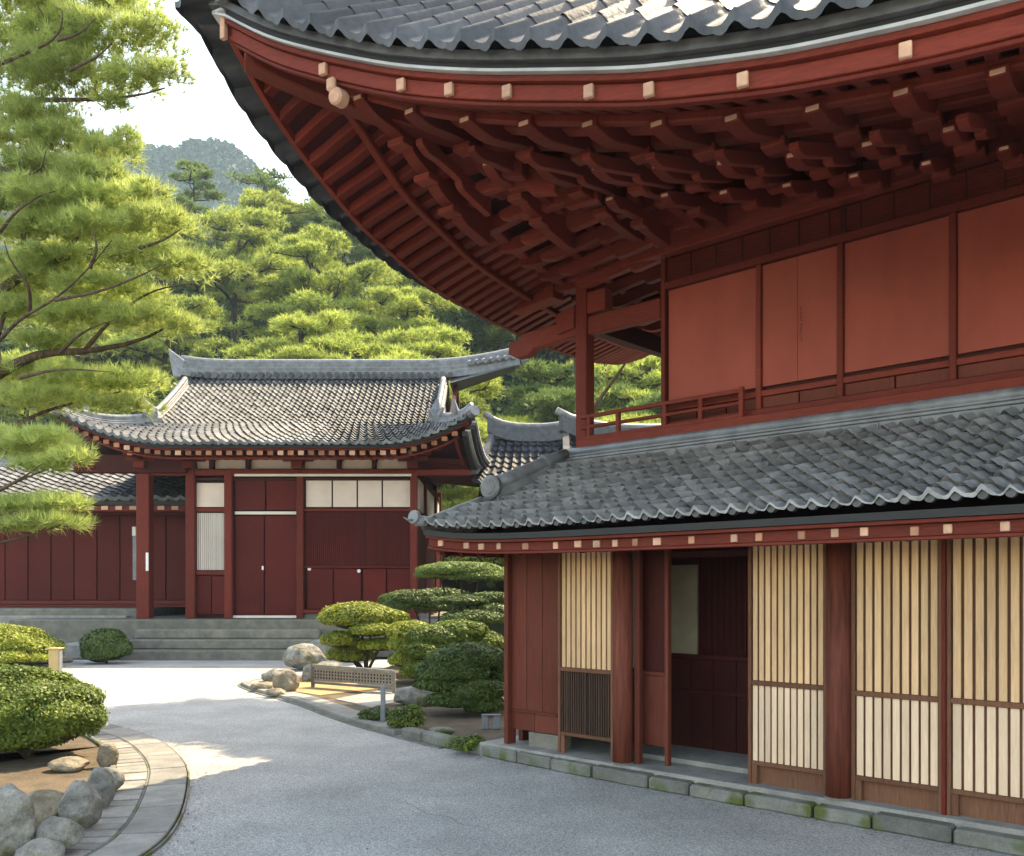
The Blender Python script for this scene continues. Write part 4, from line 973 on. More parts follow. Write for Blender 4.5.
# ---- roofs glimpsed between the two halls
def small_hall(loc, wd, dp, ez_, rz_, label, rot=0.0, m='tiledk'):
    r = thing('garden_hall', loc, label, 'building'); c, s_ = math.cos(rot), math.sin(rot)
    L = lambda x, y, z: (loc[0]+c*x-s_*y, loc[1]+s_*x+c*y, z)
    def fr(s, t):
        x = -wd/2+.5*t+(wd-1.0*t)*s; y = -dp/2*(1-t); z = ez_+(rz_-ez_)*(.65*t+.35*t*t)+.5*np.clip(np.abs(2*s-1)-.55,0,1)**1.6*(1-t)*1.6
        X_ = L(x, y, z); return np.stack([X_[0], X_[1], X_[2]+0*s], 1)
    def bk(s, t):
        x = wd/2-.5*t-(wd-1.0*t)*s; y = dp/2*(1-t); z = ez_+(rz_-ez_)*(.65*t+.35*t*t)+0*s
        X_ = L(x, y, z); return np.stack([X_[0], X_[1], X_[2]+0*s], 1)
    tile_sheet('roof', fr, int(wd/.28), 10, M[m], r, amp=.06, lift=.05, sub=6, drop=.06)
    tile_sheet('roof', bk, int(wd/.5), 5, M[m], r, amp=.06, lift=.05, sub=4, drop=.06)
    mb = MB(L); mb.sweep([(x,0,rz_+.25*abs(x/(wd/2-.5))**3) for x in np.linspace(-wd/2+.4,wd/2-.4,12)], [(-.16,-.1),(.16,-.1),(.1,.36),(-.1,.36)]); rr = mb.build('ridge', M['tiled'], r, bevel=.02)
    mb = MB(L); mb.tube([(x,0,rz_+.4+.25*abs(x/(wd/2-.5))**3) for x in np.linspace(-wd/2+.3,wd/2-.3,12)], .1, 8); mb.build('ridge_cap', M['ridgebk'], rr, smooth=True)
    for sg in (-1,1):
        mb = MB(L); mb.sweep([(sg*(wd/2-.5*t-.05),-dp/2*(1-t),ez_+(rz_-ez_)*(.65*t+.35*t*t)+.1+.35*(1-t)) for t in np.linspace(0,1,8)], [(-.1,-.05),(.1,-.05),(.08,.18),(-.08,.18)]); mb.build('verge_ridge', M['tiled'], r)
    mb = MB(L); mb.box(-wd/2+1,wd/2-1,-dp/2+1,dp/2-1,0,ez_+.2); mb.build('wall', M['dred'], r)
    mb = MB(L); mb.box(-wd/2+.3,wd/2-.3,-dp/2+.25,dp/2-.3,ez_-.12,ez_+.05); mb.build('soffit', M['darkb'], r)
    return r
small_hall((.65,27.5,0), 3.6, 3.6, 4.7, 6.4, 'small dark-tiled roof just right of the big grey roof corner')
small_hall((3.1,24.0,0), 4.6, 3.4, 4.3, 5.75, 'dark-tiled roof with bluish ridge, half hidden by the corner post', rot=.25)
# ------------------------------------------------------------------ foliage
def unit(v): return v/(np.linalg.norm(v, axis=-1, keepdims=True)+1e-9)
def crown(name, pads, dens, nn, L, wd, m, parent, origin=None, up=.9, spread=.8, lobes=.22, low=-.35, seed=1):
    """pads: rows (x,y,z,rx,ry,rz). tufts of needles spread over each pad's uneven shell and inside"""
    g = np.random.default_rng(seed); Vs, Ts = [], []
    for p in pads:
        c = np.array(p[:3]); r = np.array(p[3:6]); area = r[0]*r[1]*3+2*r[2]*(r[0]+r[1])
        n = max(12, int(area*dens)); d = unit(g.normal(size=(n,3))); d[:,2] = np.where(d[:,2] < low, -d[:,2], d[:,2])
        ph = g.random(3)*6
        k = 1+lobes*(np.sin(d[:,0]*5+ph[0])*np.sin(d[:,1]*6+ph[1])+.6*np.sin(d[:,0]*11+d[:,1]*9+ph[2]))
        rad = (g.random(n)**.28)*k
        q = c+d*r*rad[:,None]
        nrm = unit(d/r+np.array((0,0,up))*(1/np.mean(r)))
        pt = g.random()*.35; tt = np.clip(pt+g.random(n)*.65, 0, 1)
        q = np.repeat(q, nn, 0); ax = np.repeat(nrm, nn, 0); tt = np.repeat(tt, nn)+g.normal(0,.08,n*nn)
        dd = unit(ax+g.normal(size=ax.shape)*spread); l = L*g.uniform(.6,1.25,len(q))[:,None]
        s = unit(np.cross(dd, g.normal(size=dd.shape)))*wd*g.uniform(.7,1.3,len(q))[:,None]/2
        Vs.append(np.stack([q-s, q+s, q+dd*l], 1).reshape(-1,3)); Ts.append(tt)
    V = np.concatenate(Vs); T = np.clip(np.concatenate(Ts), 0, 1)
    return link_mesh(name, V, np.arange(len(V)).reshape(-1,3), m, T, False, root_loc(parent) if parent is not None else origin, parent)

def leaf_shell(pads, dens, size, seed=1, strat=.0, jitter=.06, low=-.5):
    g = np.random.default_rng(seed); Vs, Ts = [], []
    for p in pads:
        c = np.array(p[:3]); r = np.array(p[3:6]); area = 4*math.pi*((r[0]*r[1])**1.6+(r[0]*r[2])**1.6+(r[1]*r[2])**1.6)**(1/1.6)/3**(1/1.6)
        n = int(area*dens); d = unit(g.normal(size=(n,3))); d[:,2] = np.where(d[:,2] < low, np.abs(d[:,2]), d[:,2])
        ph = g.random(4)*6
        lay = np.sin(d[:,2]*r[2]/.075+1.6*np.sin(d[:,0]*4+ph[0])+1.6*np.sin(d[:,1]*4+ph[1]))
        k = 1+.05*np.sin(d[:,0]*6+ph[2])*np.sin(d[:,1]*7+ph[3])+strat*lay*(1-np.abs(d[:,2])**3)
        k += g.normal(0, jitter, n)*.6-np.abs(g.normal(0, jitter, n))
        q = c+d*r*k[:,None]; nn = unit(unit(d/r)+g.normal(size=(n,3))*.55+np.array((0,0,.35)))
        t = unit(np.cross(nn, g.normal(size=nn.shape))); b = np.cross(nn, t); sz = (size*g.uniform(.4,1.5,n))[:,None]
        Vs.append(np.stack([q-t*sz, q-b*sz*.55, q+t*sz, q+b*sz*.55], 1).reshape(-1,3)); Ts.append(np.clip(g.random(n)*.8+.15*lay*0+.1,0,1))
    V = np.concatenate(Vs); return V, np.arange(len(V)).reshape(-1,4), np.concatenate(Ts)
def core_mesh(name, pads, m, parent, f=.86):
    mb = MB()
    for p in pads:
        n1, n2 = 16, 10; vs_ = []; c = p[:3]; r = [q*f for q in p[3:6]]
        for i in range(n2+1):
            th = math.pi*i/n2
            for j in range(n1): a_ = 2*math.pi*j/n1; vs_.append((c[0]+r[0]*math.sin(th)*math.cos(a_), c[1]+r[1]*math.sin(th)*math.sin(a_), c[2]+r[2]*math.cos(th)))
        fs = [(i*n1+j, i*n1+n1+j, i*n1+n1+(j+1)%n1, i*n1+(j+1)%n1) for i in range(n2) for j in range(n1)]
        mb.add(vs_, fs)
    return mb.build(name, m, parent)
def bush(name, loc, pads, m, label, cat='bush', dens=5200, size=.017, strat=.05, seed=1, stem=True, group=None, jitter=.06):
    r = thing(name, loc, label, cat, group)
    P_ = [(loc[0]+p[0],loc[1]+p[1],loc[2]+p[2],*p[3:]) for p in pads]
    V, Fq, T = leaf_shell(P_, dens, size, seed, strat, jitter)
    link_mesh('foliage', V, Fq, m, T, False, loc, r)
    core_mesh('dark_core', P_, M['core'], r)  # solid dark core; shade between the leaves is put into its colour
    if stem:
        mb = MB(); rs = random.Random(seed)
        for p in P_:
            b0 = np.array((loc[0]+rs.uniform(-.05,.05), loc[1]+rs.uniform(-.05,.05), loc[2]-.02)); e = np.array(p[:3])
            mid = (b0+e)/2+np.array((rs.uniform(-.06,.06),rs.uniform(-.06,.06),.02)); mb.tube([tuple(b0),tuple(mid),tuple(e)], [.035,.028,.018], 7)
        mb.build('trunk', M['barkd'], r, smooth=True)
    return r

# big clipped bush in the planter
bush('clipped_bush', (-5.0,9.35,.07), [(-.22,0,.50,.83,.78,.42),(-.6,.1,.52,.75,.7,.42),(.08,-.05,.42,.62,.62,.38),(-.25,0,.26,.72,.66,.22)], M['leaf'],
     'large dome-shaped clipped green bush in the paved planter at lower left', dens=9500, size=.018, strat=.085, seed=3, jitter=.05)
bush('clipped_bush', (-11.75,21.0,0), [(-.3,0,.55,1.25,.9,.45),(.25,.1,.45,.9,.8,.34),(-.2,-.2,.28,1.3,.9,.22)], M['leafy'],
     'bright yellow-green flat bush at the left edge, behind the bamboo post', dens=2600, size=.03, seed=4)
bush('round_bush', (-9.95,22.0,.0), [(0,0,.46,.54,.5,.40),(.14,.0,.36,.50,.45,.32),(-.1,-.05,.25,.42,.4,.25)], M['leafd'],
     'dark green round bush left of the stone steps', dens=3000, size=.028, seed=5)

# cloud-pruned shrubs between the steps and the hall: pads given as (px, py, half width px, half height px, distance)
def cloud(name, base, rows, m, label, seed, dens=3000, size=.026, cat='pruned shrub'):
    pads = []
    for px, py, w, h, Yd in rows:
        c = at(px, py, Yd); rx = w/FPX*Yd; pads.append((c[0]-base[0], c[1]-base[1], c[2]-base[2], rx, rx*.8, h/FPX*Yd))
    return bush(name, base, pads, m, label, cat, dens, size, .04, seed, jitter=.05)
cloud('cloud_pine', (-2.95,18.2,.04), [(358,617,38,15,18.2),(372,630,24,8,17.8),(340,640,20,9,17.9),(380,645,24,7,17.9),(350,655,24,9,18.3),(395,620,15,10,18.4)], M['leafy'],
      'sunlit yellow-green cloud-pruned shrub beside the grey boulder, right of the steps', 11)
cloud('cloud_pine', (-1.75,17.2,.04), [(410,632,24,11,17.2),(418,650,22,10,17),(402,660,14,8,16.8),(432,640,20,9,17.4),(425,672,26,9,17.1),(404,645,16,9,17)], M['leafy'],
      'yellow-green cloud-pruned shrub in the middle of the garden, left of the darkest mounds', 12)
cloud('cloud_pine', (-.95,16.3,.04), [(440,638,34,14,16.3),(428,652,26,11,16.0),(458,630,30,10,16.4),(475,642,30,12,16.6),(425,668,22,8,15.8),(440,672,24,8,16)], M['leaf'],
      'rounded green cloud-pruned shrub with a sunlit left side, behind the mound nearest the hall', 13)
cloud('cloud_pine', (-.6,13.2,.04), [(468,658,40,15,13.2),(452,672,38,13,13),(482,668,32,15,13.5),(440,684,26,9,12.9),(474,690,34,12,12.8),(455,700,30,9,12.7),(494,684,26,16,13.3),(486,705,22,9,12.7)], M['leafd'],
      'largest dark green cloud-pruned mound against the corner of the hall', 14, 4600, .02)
cloud('cloud_pine', (-1.9,21.0,.04), [(412,600,32,10,21),(440,594,26,6,21.3),(400,606,22,7,20.8),(430,606,22,7,21)], M['leafd'],
      'low dark cloud-pruned shrub in front of the red doors of the far hall', 15)
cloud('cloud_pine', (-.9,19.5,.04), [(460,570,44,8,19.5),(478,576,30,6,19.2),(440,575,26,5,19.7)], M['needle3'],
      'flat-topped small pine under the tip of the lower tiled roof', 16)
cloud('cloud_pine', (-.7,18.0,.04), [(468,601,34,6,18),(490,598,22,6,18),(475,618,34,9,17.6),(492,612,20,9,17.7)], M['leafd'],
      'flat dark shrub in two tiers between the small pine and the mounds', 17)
for (px, py, w, h, Yd, lab, sd) in ((406,706,19,12,11.4,'small dark tufted shrub behind the kerb by the thin grey post',21),(374,711,16,6,12.2,'low grey-green ground plant left of the thin grey post',22),
                           (468,733,18,7,9.9,'low bright green plant at the plinth corner',23)):
    b0 = at(px, py, Yd); b0[2] = .04
    bush('garden_plant', tuple(b0), [(0,0,h/FPX*Yd*.8,w/FPX*Yd,w/FPX*Yd*.8,h/FPX*Yd),(.08,.05,h/FPX*Yd,w/FPX*Yd*.6,w/FPX*Yd*.6,h/FPX*Yd)], M['leaf'] if sd != 22 else M['leafd'], lab, 'plant', 4200, .02, .0, sd, False, jitter=.14)
# hedge and clipped mass glimpsed under the far eaves
bush('hedge', (1.2,38,0), [(0,0,3.2,3.2,1.5,1.8),(-2.5,0,3.0,2.6,1.5,1.6),(3,0,3.2,2.8,1.5,1.9)], M['leafy'], 'bright green hedge seen through the gap at the right end of the far hall', 'hedge', 220, .09, .02, 31)
bush('hedge', (-15.4,36,0), [(0,0,3.4,2.4,1.5,2.3),(3.0,0,3.0,2.4,1.5,2.0)], M['leaf'], 'green hedge seen between the porch column and the far hall wall', 'hedge', 220, .09, .02, 32)
bush('hedge', (-12.5,35.5,0), [(-.6,0,8.6,1.5,1.2,1.5),(1.0,0,9.0,1.3,1.2,1.4),(-2.6,0,7.8,1.8,1.2,1.5),(0,0,6.0,2.8,1.3,3.6)], M['leaf'], 'leafy broad shrub at the left end of the far roof ridge', 'hedge', 200, .10, .03, 33)

# ---- pines
def limb(mb, a_, b_, r0, r1, g, wob=.12, n=7):
    a_ = np.array(a_); b_ = np.array(b_); L_ = np.linalg.norm(b_-a_); ph = g.random(3)*6; pts = []
    for i in range(n+1):
        t = i/n; p = a_*(1-t)+b_*t
        p = p+np.array((math.sin(t*5+ph[0]),math.sin(t*4.5+ph[1]),math.sin(t*5.5+ph[2])+.0))*wob*L_*.35*math.sin(math.pi*t)
        pts.append(p)
    mb.tube([tuple(p) for p in pts], list(np.linspace(r0, r1, n+1)), 7); return pts
def pine(loc, H, spread_, seed, m, label, nl=16, L=.34, wd=.045, dens=26, nn=7, lean=(0,0), pad=.30, z0=.30, group='pines on the wooded slope', cname='pine_tree', barkm='barkd', extra=(), rt=1.0):
    g = np.random.default_rng(seed); r = thing(cname, loc, label, 'pine tree', group); o = np.array(loc)
    mb = MB(); tp = []; n = 9; ph = g.random(2)*6
    for i in range(n+1):
        t = i/n; tp.append(o+np.array((lean[0]*t+math.sin(t*4+ph[0])*H*.035*t, lean[1]*t+math.sin(t*3.4+ph[1])*H*.035*t, -.1+H*.95*t)))
    mb.tube([tuple(p) for p in tp], list(np.linspace(H*.03*rt, H*.008*rt, n+1)), 8); pads = []
    for i in range(nl):
        t = z0+(1-z0)*(i+.5)/nl; ang = i*2.399+g.uniform(-.4,.4); k = t*n; p0 = tp[int(k)]*(1-(k-int(k)))+tp[min(n,int(k)+1)]*(k-int(k))
        rl_ = spread_*(1.12-t)**.6*g.uniform(.65,1.05); e = p0+np.array((math.cos(ang)*rl_, math.sin(ang)*rl_, rl_*g.uniform(.0,.28)))
        pts = limb(mb, p0, e, H*.012*rt, H*.004*rt, g)
        for q, f in ((1.0,1.0),(.72,.85),(.45,.7)):
            if f < .8 and t > .8: continue
            c = p0*(1-q)+e*q+g.normal(0,.12,3)*spread_*.25; c[2] += .12*H*.1
            s_ = spread_*pad*f*g.uniform(.75,1.2)*(1.15-.45*t); pads.append((*c, s_, s_*.9, s_*.26))
            if q > .9:
                for _ in range(2):
                    c2 = c+np.array((g.normal()*s_*.8,g.normal()*s_*.8,g.uniform(-.25,.25)*s_)); mb.tube([tuple(pts[-2]),tuple((pts[-2]+c2)/2-np.array((0,0,.05))),tuple(c2)], [H*.005,H*.004,H*.003], 5)
                    pads.append((*c2, s_*.7, s_*.65, s_*.2))
    top = tp[-1]; pads.append((*top, spread_*pad, spread_*pad, spread_*pad*.35))
    for q in extra: pads.append(q)
    mb.build('trunk', M[barkm], r, smooth=True)
    crown('crown', pads, dens, nn, L, wd, m, r, seed=seed, spread=.75)
    return r
def onslope(px, Yd): x = K(px)*Yd; return (x, Yd, float(ground_z(x, Yd)))
desc = ['broad pine behind the far roof ridge, near its left end','tall spreading pine with dark forked trunk behind the middle of the far ridge','pine with layered pads behind the right part of the far ridge',
        'pine on the slope just below the hill skyline','dense pine high on the slope left of the great eave','pine on the slope close to the great roof edge','pine behind the lower left roof, partly hidden by the foreground pine',
        'pine glimpsed between the far roof ridge end and the corner post','pine seen through the open veranda right of the corner post','darker pine deep in the veranda opening',
        'pine at far left behind the foreground branches','upper pine behind the foreground branches at left','pine above the broad leafy shrub', 'low pine filling the gap under the great eave','pine at the back right of the slope',
        'highest pine on the slope left of the eave','small pine behind the dark roofs','pine behind the foreground boughs, halfway up the slope',
        'distant pine above the right end of the far ridge','distant pine over the small dark roofs','distant pine behind the corner post','rearmost pine visible through the veranda beside the room wall','pine with its pads just under the low middle of the great left eave','pine at the skyline under the lower edge of the great eave','mid-distance pine seen between corner post and room wall']
grove = [  # px, distance, height, spread, material
 (215,42,9.0,4.6,'needle2'),(300,46,11.0,5.2,'needle2'),(385,43,9.6,4.8,'needle2'),
 (235,62,10.5,5.8,'needle2'),(318,58,10.5,5.8,'needle2'),(400,56,8.0,5.2,'needle2'),(110,44,8.5,4.4,'needle2'),
 (520,40,7.4,4.0,'needle2'),(615,40,7.6,4.0,'needle2'),(665,44,7.6,4.2,'needle3'),
 (20,46,9,5,'needle2'),(70,58,10,5.5,'needle2'),(165,52,9.5,5.0,'needle2'),(455,47,8.0,4.6,'needle2'),(560,50,6.5,4.6,'needle3'),
 (270,72,8.0,6.0,'needle2'),(575,36,6.6,3.0,'needle2'),(160,70,8,5.5,'needle3'),
 (455,64,8,5.5,'needle2'),(520,60,8,5.5,'needle3'),(600,62,8,5.5,'needle2'),(690,58,8,5.5,'needle3'),(425,50,8.6,4.8,'needle2'),(345,74,8,6,'needle3'),(640,50,7,4.8,'needle2')]
for i, (px, Yd, H, S_, mm) in enumerate(grove):
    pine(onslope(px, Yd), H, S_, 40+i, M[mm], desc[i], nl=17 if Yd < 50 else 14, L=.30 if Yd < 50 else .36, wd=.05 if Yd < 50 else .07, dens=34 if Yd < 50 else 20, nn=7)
# airy lone pine against the hill
pine((-25.2,72,float(ground_z(-25.2,72))), 11.5, 3.4, 88, M['needle3'], 'thin airy pine standing above the others against the blue hill', nl=8, z0=.74, dens=13, nn=7, L=.36, wd=.07, pad=.30, rt=.45)
pine((-21.3,76,float(ground_z(-21.3,76))), 10.2, 4.0, 89, M['needle3'], 'thin pine crown just left of the great roof edge against the hill', nl=7, z0=.78, dens=12, nn=7, L=.36, wd=.07, pad=.30, rt=.45)

# added pine: its unseen crown is placed to shade the court; one low clump shows
tg = thing('added_shade_pine', (1.35,17.4,0), 'added pine behind the large hall, unseen crown shading the court, low clump in the veranda', 'pine tree')
g = np.random.default_rng(5); mb = MB(); tp = [(1.35,17.4,-.05),(1.32,17.4,2.5),(1.42,17.35,5.0),(1.2,17.3,7.4),(.6,17.3,9.2),(.1,17.2,10.4)]
mb.tube(tp, [.17,.16,.14,.12,.08,.04], 9); pads = []
for (x, y, z, s_) in ((-1.9,16.8,9.6,1.2),(-1.0,16.9,9.6,1.4),(.6,17.0,9.9,1.5),(2.2,17.2,9.2,1.4),(.2,18.2,9.1,1.5),(3.3,17.6,8.8,1.3),(-1.2,18.0,10.6,1.3),(1.5,16.2,8.9,1.2),(3.2,15.4,9.2,1.4),(2.6,15.3,9.1,1.2),(4.3,16.0,9.2,1.4)):
    limb(mb, tp[3], (x,y,z-.2), .07, .02, g); pads.append((x,y,z,s_,s_*.8,s_*.3)); pads.append((x+.5,y+.2,z+.35,s_*.8,s_*.7,s_*.25)); pads.append((x-.4,y-.3,z+.2,s_*.8,s_*.7,s_*.25))
pads.append((2.2,16.3,6.25,.55,.4,.16))
limb(mb, tp[2], (2.2,16.3,6.15), .05, .015, g)
mb.build('trunk', M['bark'], tg, smooth=True)
crown('crown', pads, 190, 10, .20, .035, M['needle2'], tg, seed=9)

# great foreground pine whose boughs reach in from the left
fp = thing('foreground_pine', (-8.6,11.6,0), 'big soft-needled pine reaching in from the left edge, nearest the camera', 'pine tree')
g = np.random.default_rng(21); mb = MB()
tr_ = [(-8.6,11.6,-.05),(-8.3,11.4,1.6),(-7.9,11.1,3.3),(-7.6,10.9,5.0),(-7.5,10.8,6.8),(-7.1,10.7,8.6),(-6.9,10.6,10.2)]
mb.tube(tr_, [.30,.27,.24,.21,.17,.13,.08], 12)
def bough(pts, r0, r1): 
    P_ = [at(*p) for p in pts]; P_ = smooth_line(P_, 16, 2); mb.tube([tuple(p) for p in P_], list(np.linspace(r0, r1, 16)), 8); return P_
bough([(-120,330,10.9),(-40,330,10.6),(0,290,10.4),(30,270,10.2),(80,252,10.0),(135,243,9.8)], .10,.015)
bough([(30,270,10.2),(20,235,10.1),(38,190,10.0),(45,150,10.0)], .035,.006)
bough([(60,258,10.1),(82,232,10),(95,215,10),(120,190,9.9)], .025,.006)
bough([(80,252,10.0),(130,262,9.9),(165,236,9.8)], .02,.005)
bough([(-120,420,11),(-40,400,10.8),(0,372,10.5),(40,352,10.3),(85,352,10.2),(140,342,10.2),(170,325,10.2)], .11,.012)
bough([(0,372,10.5),(-5,340,10.4),(10,300,10.3)], .05,.015); bough([(85,350,10.2),(110,320,10.1),(150,290,10.0),(190,284,9.9)], .025,.005)
bough([(-120,90,10.8),(-40,80,10.6),(0,62,10.4),(45,44,10.3),(60,25,10.2),(95,18,10.1)], .07,.01)
bough([(40,46,10.3),(50,26,10.2),(36,4,10.1)], .018,.006); bough([(50,42,10.3),(70,34,10.2),(92,20,10.1)], .015,.006)
bough([(-120,140,10.9),(-30,118,10.6),(20,100,10.4),(70,100,10.3),(130,98,10.2),(165,88,10.1)], .06,.008)
bough([(20,62,10.4),(60,62,10.3),(85,68,10.2),(112,44,10.1)], .022,.006)
bough([(-100,470,11),(-20,452,10.9),(20,420,10.7),(80,400,10.5),(120,392,10.4)], .05,.008)
bough([(-100,520,9.6),(-20,500,9.4),(20,480,9.2),(45,470,9.1)], .03,.008); bough([(-100,560,9.4),(-20,548,9.2),(40,533,9.0),(60,525,8.9)], .03,.008)
bough([(-100,260,10.9),(0,215,10.8),(30,170,10.8),(60,150,10.7)], .05,.01)
PAD = [  # px, py, half width, half height, distance
 (20,18,62,24,10.6),(80,12,55,26,10.4),(118,4,32,18,10.2),(120,44,52,16,10.1),(160,34,22,14,10.0),(60,40,46,16,10.5),(12,50,34,14,10.7),
 (70,84,54,13,10.3),(135,84,34,11,10.1),(166,76,22,11,10.0),(20,82,36,14,10.6),(112,106,18,6,10.2),
 (42,126,44,17,10.5),(8,112,26,16,10.8),(14,148,36,18,10.6),(70,150,44,15,10.3),(110,158,30,13,10.1),(128,140,14,10,10.0),(40,178,50,16,10.2),(92,184,42,14,9.9),(18,205,44,18,10.1),
 (66,208,52,16,9.8),(118,206,38,13,9.7),(150,196,22,12,9.6),(160,226,36,12,9.6),(110,234,50,13,9.7),(50,236,46,14,10.0),(8,240,30,14,10.4),(180,272,34,13,9.7),(140,262,42,12,9.8),(60,288,52,14,10.4),(110,296,52,13,10.1),
 (12,300,30,18,10.7),(30,318,46,13,10.4),(84,322,48,12,10.1),(150,326,46,14,10.0),(185,330,16,8,9.9),(45,346,34,7,10.2),
 (30,380,50,12,10.8),(85,388,56,15,10.5),(130,386,34,14,10.3),(55,404,52,9,10.4),(10,400,30,12,10.6),(120,408,30,7,10.3),
 (40,446,40,14,9.2),(14,456,32,12,9.4),(72,462,22,10,9.0),(40,470,30,8,9.1),(20,512,40,12,9.0),(58,508,30,10,8.9),(50,526,34,8,8.8),(10,530,26,8,9.0),
 (60,62,40,12,10.4),(60,264,40,9,10.0),(24,268,30,10,10.3)]
pads = []
for px, py, w, h, Yd in PAD:
    c = at(px, py, Yd); rx = w/FPX*Yd; rz = h/FPX*Yd; pads.append((*c, rx, min(rx*.9,.62), rz))
for pts in ([(0,340,9.9),(20,318,9.6),(55,300,9.4),(90,268,9.2),(112,240,9.15)],[(30,312,9.6),(30,285,9.4),(10,262,9.3),(4,240,9.3)],[(55,300,9.4),(100,292,9.2),(140,276,9.2),(168,262,9.3)],[(90,268,9.2),(98,248,9.1),(92,228,9.1)],
            [(0,168,10.0),(25,176,9.7),(42,170,9.6),(46,150,9.6)],[(0,232,9.9),(15,212,9.5),(38,196,9.4),(60,190,9.4)],[(0,64,10.0),(30,52,9.8),(58,38,9.7),(64,16,9.7),(58,-6,9.7)],[(58,40,9.7),(80,34,9.6),(96,18,9.6)],
            [(70,70,9.8),(100,56,9.6),(114,40,9.6)],[(20,378,9.9),(60,368,9.6),(110,372,9.5)],[(60,352,10),(84,330,9.7),(120,318,9.5)],[(0,490,8.8),(26,476,8.7),(44,462,8.7)],[(140,248,9.5),(165,240,9.3),(182,228,9.3)]):
    bough(pts, .022, .004)
mb.build('trunk', M['bark'], fp, smooth=True)
crown('crown', pads, 400, 15, .125, .008, M['needle'], fp, seed=77, up=.8, spread=.62, lobes=.26, low=-.2)

# far-off wood on the hill
g = np.random.default_rng(4); n = 5200
x = g.uniform(-300,-20,n); y = g.uniform(330,440,n); z = hill_z(x, y)
s_ = g.uniform(1.8,3.4,n); Vs = []; Ts = []
for j in range(34):
    d_ = unit(g.normal(size=(n,3))); d_[:,2] = np.abs(d_[:,2])*1.3-.2; q = np.stack([x,y,z+s_*.4],1)+d_*s_[:,None]*np.array((.8,.8,1.25))
    t = unit(g.normal(size=(n,3)))*s_[:,None]*.3; b = unit(np.cross(t, g.normal(size=(n,3))))*s_[:,None]*.3
    Vs.append(np.stack([q-t,q-b,q+t,q+b],1)); Ts.append(np.clip(.5+g.normal(0,.25,n),0,1))
V = np.concatenate(Vs).reshape(-1,3); tag(link_mesh('far_wood', V, np.arange(len(V)).reshape(-1,4), M['hill'], np.concatenate(Ts)), 'hazy blue-green wood covering the far hill', 'wood', kind='stuff')
# undergrowth between the grove trunks
g = np.random.default_rng(14); n = 90000
x = g.uniform(-45,26,n); y = g.uniform(36,92,n); z = ground_z(x,y)+g.random(n)**1.5*2.0
q = np.stack([x,y,z],1); t = unit(g.normal(size=(n,3)))*.22; b = unit(np.cross(t, g.normal(size=(n,3))))*.16
V = np.stack([q-t,q-b,q+t,q+b],1).reshape(-1,3); tag(link_mesh('undergrowth', V, np.arange(len(V)).reshape(-1,4), M['leafd']), 'dark leafy undergrowth between the pines on the slope', 'undergrowth', kind='stuff')
# ------------------------------------------------------------------ rocks and small garden things
def rock(loc, sx, sy, sz, seed, m, label, rot=0., group='rocks edging the planter', sink=.15):
    g = np.random.default_rng(seed); n1, n2 = 40, 26; ph = g.random(8)*6; vs_ = []
    pn = unit(g.normal(size=(15,3))); pn[:,2] *= .8; pn = unit(pn); pc = g.uniform(.72,.95,15)
    for i in range(n2+1):
        th = math.pi*i/n2
        for j in range(n1):
            a_ = 2*math.pi*j/n1; d_ = np.array((math.sin(th)*math.cos(a_), math.sin(th)*math.sin(a_), math.cos(th)))
            d_ = d_*(1+.07*math.sin(3*d_[0]+ph[0])*math.cos(2.5*d_[1]+ph[1]))
            for q_, c_ in zip(pn, pc):
                e_ = float(d_@q_)-c_
                if e_ > 0: d_ = d_-q_*e_*.9
            k = 1.14+.02*math.sin(9*d_[0]+7*d_[1]+ph[2])+.014*math.sin(15*d_[0]+13*d_[2]+ph[4])+.01*math.sin(23*d_[1]+19*d_[2]+ph[5])
            x, y, z = d_[0]*sx*k, d_[1]*sy*k, d_[2]*sz*k
            vs_.append((loc[0]+x*math.cos(rot)-y*math.sin(rot), loc[1]+x*math.sin(rot)+y*math.cos(rot), loc[2]+sz*(1-sink)+z))
    fs = [(i*n1+j, i*n1+n1+j, i*n1+n1+(j+1)%n1, i*n1+(j+1)%n1) for i in range(n2) for j in range(n1)]
    mb = MB(); mb.add(vs_, fs); o = mb.build('rock', M[m], None, smooth=True, origin=loc)
    return tag(o, label, 'rock', group)
def rk(px, pybase, wpx, hpx, seed, m, label, z=.07, deep=.8, group='rocks edging the planter', rot=0.):
    p = gnd(px, pybase, z); Yd = p[1]; sx = wpx/2/FPX*Yd*.92; sz = hpx/2/FPX*Yd*.86
    return rock((p[0], p[1]+sx*deep*.5, z), sx, sx*deep, sz*.98, seed, m, label, rot, group)
rk(4,856,52,82,1,'rock','tall grey boulder at the left picture edge, nearest the camera')
rk(40,828,50,44,2,'rockt','brownish boulder just under the big clipped bush')
rk(76,828,44,56,3,'rock','upright grey boulder in the middle of the planter row')
rk(98,806,30,44,4,'rock','narrow grey boulder right of the upright one')
rk(106,790,28,26,5,'rock','small pale boulder against the bush, at the right end of the row')
rk(52,852,50,40,6,'rock','rounded grey boulder in front of the brownish one')
rk(34,866,48,30,7,'rock','mossy low boulder lowest in the picture')
rk(106,768,22,32,8,'rockt','pinkish rock half hidden at the bush edge by the planter rim')
rk(66,772,40,16,9,'rockt','flat brown rock in the shade under the big bush')
G2 = 'rocks in the far garden'
rk(285,692,25,28,11,'rockt','tan egg-shaped standing stone at the tip of the garden kerb',.04,.8,G2)
rk(308,682,15,20,12,'rock','small dark upright stone right of the tan egg-shaped one',.04,.8,G2)
rk(272,682,22,16,13,'rock','low grey stone left of the tan egg-shaped one',.04,.8,G2)
rk(262,690,24,10,14,'rockt','flat brown stone lying on the kerb tip',.04,.8,G2)
rk(304,669,46,30,15,'rock','grey angular boulder at the right end of the stone steps',.04,.8,G2)
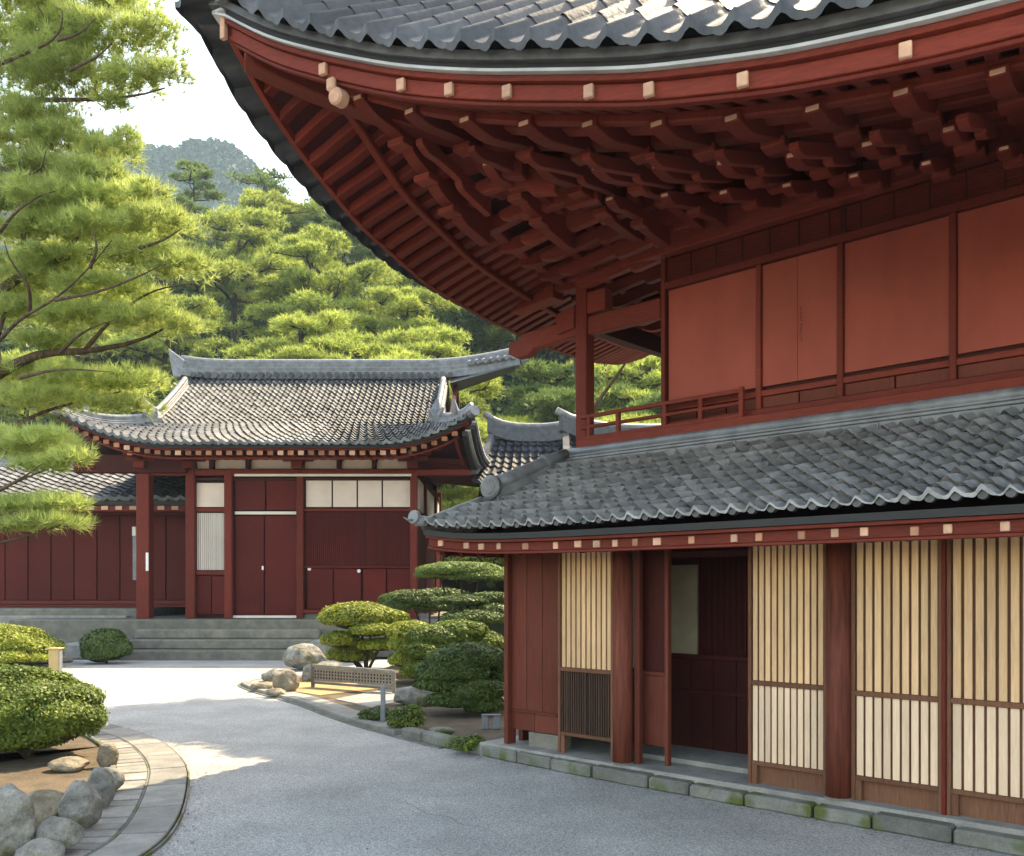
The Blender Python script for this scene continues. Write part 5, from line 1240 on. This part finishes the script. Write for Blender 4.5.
rk(328,671,26,12,16,'rock','pale rounded stone behind the pierced rail',.04,.8,G2)
rk(275,696,22,9,17,'rockt','yellow mossy stone low in front of the tan one',.04,.8,G2)
rk(122,657,26,18,18,'stone','squared pale stone at the left foot of the steps',.0,.8,G2)
rk(415,706,52,22,19,'rock','long low grey rock under the pruned shrubs',.04,.6,G2)
rk(440,735,26,9,20,'mossy','mossy flat stone at the plinth corner',.04,.8,G2)
rk(20,690,70,20,23,'rock','flat pale stone behind the big bush at left',.0,.8,G2)
rk(30,664,64,9,24,'stoned','long flat stone under the bright bush at left',.0,.8,G2)

# bamboo-topped post at left
p = gnd(55,672); bp = thing('bamboo_post', tuple(p), 'short square yellow bamboo post with grey side, left of the road', 'post')
mb = MB(); mb.box(p[0]-.10,p[0]+.11,p[1]-.09,p[1]+.11,0,.50); mb.build('shaft', M['bamboo'], bp, bevel=.012)
mb = MB(); mb.box(p[0]-.13,p[0]+.14,p[1]-.12,p[1]+.14,.50,.535); mb.build('cap', M['bamboo'], bp, bevel=.01)
mb = MB(); mb.box(p[0]+.111,p[0]+.125,p[1]-.06,p[1]+.08,.03,.47); mb.build('side_panel', M['steel'], bp)

# pierced metal rail along the sand bed
a0 = at(313,684,16.2); a1 = at(394,684,15.2)
pr = thing('pierced_rail', (float(a0[0]),float(a0[1]),.05), 'low rail with a pierced metal plate beside the standing stones', 'rail')
zt = EYE+(HZ-668)/FPX*15.9; zb_ = EYE+(HZ-683)/FPX*15.9
mb = MB(); d0 = a1-a0
P_ = lambda t, z: (a0[0]+d0[0]*t, a0[1]+d0[1]*t, z)
mb.beam(P_(0,zt+.02),P_(1,zt-.0),.06,.05); mb.beam(P_(0,zb_-.02),P_(1,zb_-.02),.05,.04); mb.beam(P_(.0,.05),P_(0.0001,zt+.04),.06,.06,up=(0,1,0)); mb.beam(P_(1,.05),P_(1.0001,zt),.05,.05,up=(0,1,0)); mb.build('frame', M['stoned'], pr)
mb = MB(); mb.beam(P_(.0,(zt+zb_)/2),P_(1,(zt+zb_)/2),.02,zt-zb_-.04); mb.build('plate', M['bronze'], pr)
mb = MB(); rs = random.Random(2); nd = np.array((d0[1],-d0[0],0)); nd = nd/np.linalg.norm(nd); nd = nd if nd[1] < 0 else -nd
for i in range(26):
    for j in range(3):
        c = np.array(P_(.02+.96*(i+.5)/26, zb_+.05+(zt-zb_-.1)*(j+.5)/3))+nd*.012; mb.box(c[0]-.014,c[0]+.014,c[1]-.004,c[1]+.002,c[2]-.016,c[2]+.016)
mb.build('dark_hole_blocks', M['black'], pr)  # solid black blocks on the plate; the dark of holes put into colour
p = gnd(383,722,.04); p[1] -= .0
mb = MB(); mb.box(p[0]-.03,p[0]+.03,p[1]-.03,p[1]+.03,.0,.52); o = mb.build('metal_post', M['steel'], None, origin=(float(p[0]),float(p[1]),0), bevel=.006); tag(o, 'thin grey metal post standing behind the kerb among the low plants', 'post')
# small garden light box by the plinth corner
p = gnd(490,729,.04); gl_ = thing('garden_light', tuple(p), 'small grey-green twin box light on the ground by the hall corner', 'garden light')
for dx in (-.10,.045):
    mb = MB(); mb.box(p[0]+dx,p[0]+dx+.085,p[1]-.04,p[1]+.04,.04,.21); mb.build('box', M['steel'], gl_, bevel=.008)
mb = MB(); mb.box(p[0]-.11,p[0]+.14,p[1]-.05,p[1]+.05,.211,.225); mb.build('cap', M['greyb'], gl_, bevel=.004)
# ------------------------------------------------------------------ the air
mb = MB(); mb.box(-420,300,-60,560,-1,300)
hz = mb.build('haze', bpy.data.materials.new('haze_air'), None)
hm = hz.data.materials[0]; hm.use_nodes = True; nt = hm.node_tree; nt.nodes.remove(nt.nodes['Principled BSDF'])
pv = nt.nodes.new('ShaderNodeVolumePrincipled'); pv.inputs['Color'].default_value = (.55,.78,1,1); pv.inputs['Density'].default_value = .00042
nt.links.new(pv.outputs[0], nt.nodes['Material Output'].inputs['Volume'])
hz['kind'] = 'stuff'; hz['label'] = 'pale blue haze in the air'; hz['category'] = 'haze'
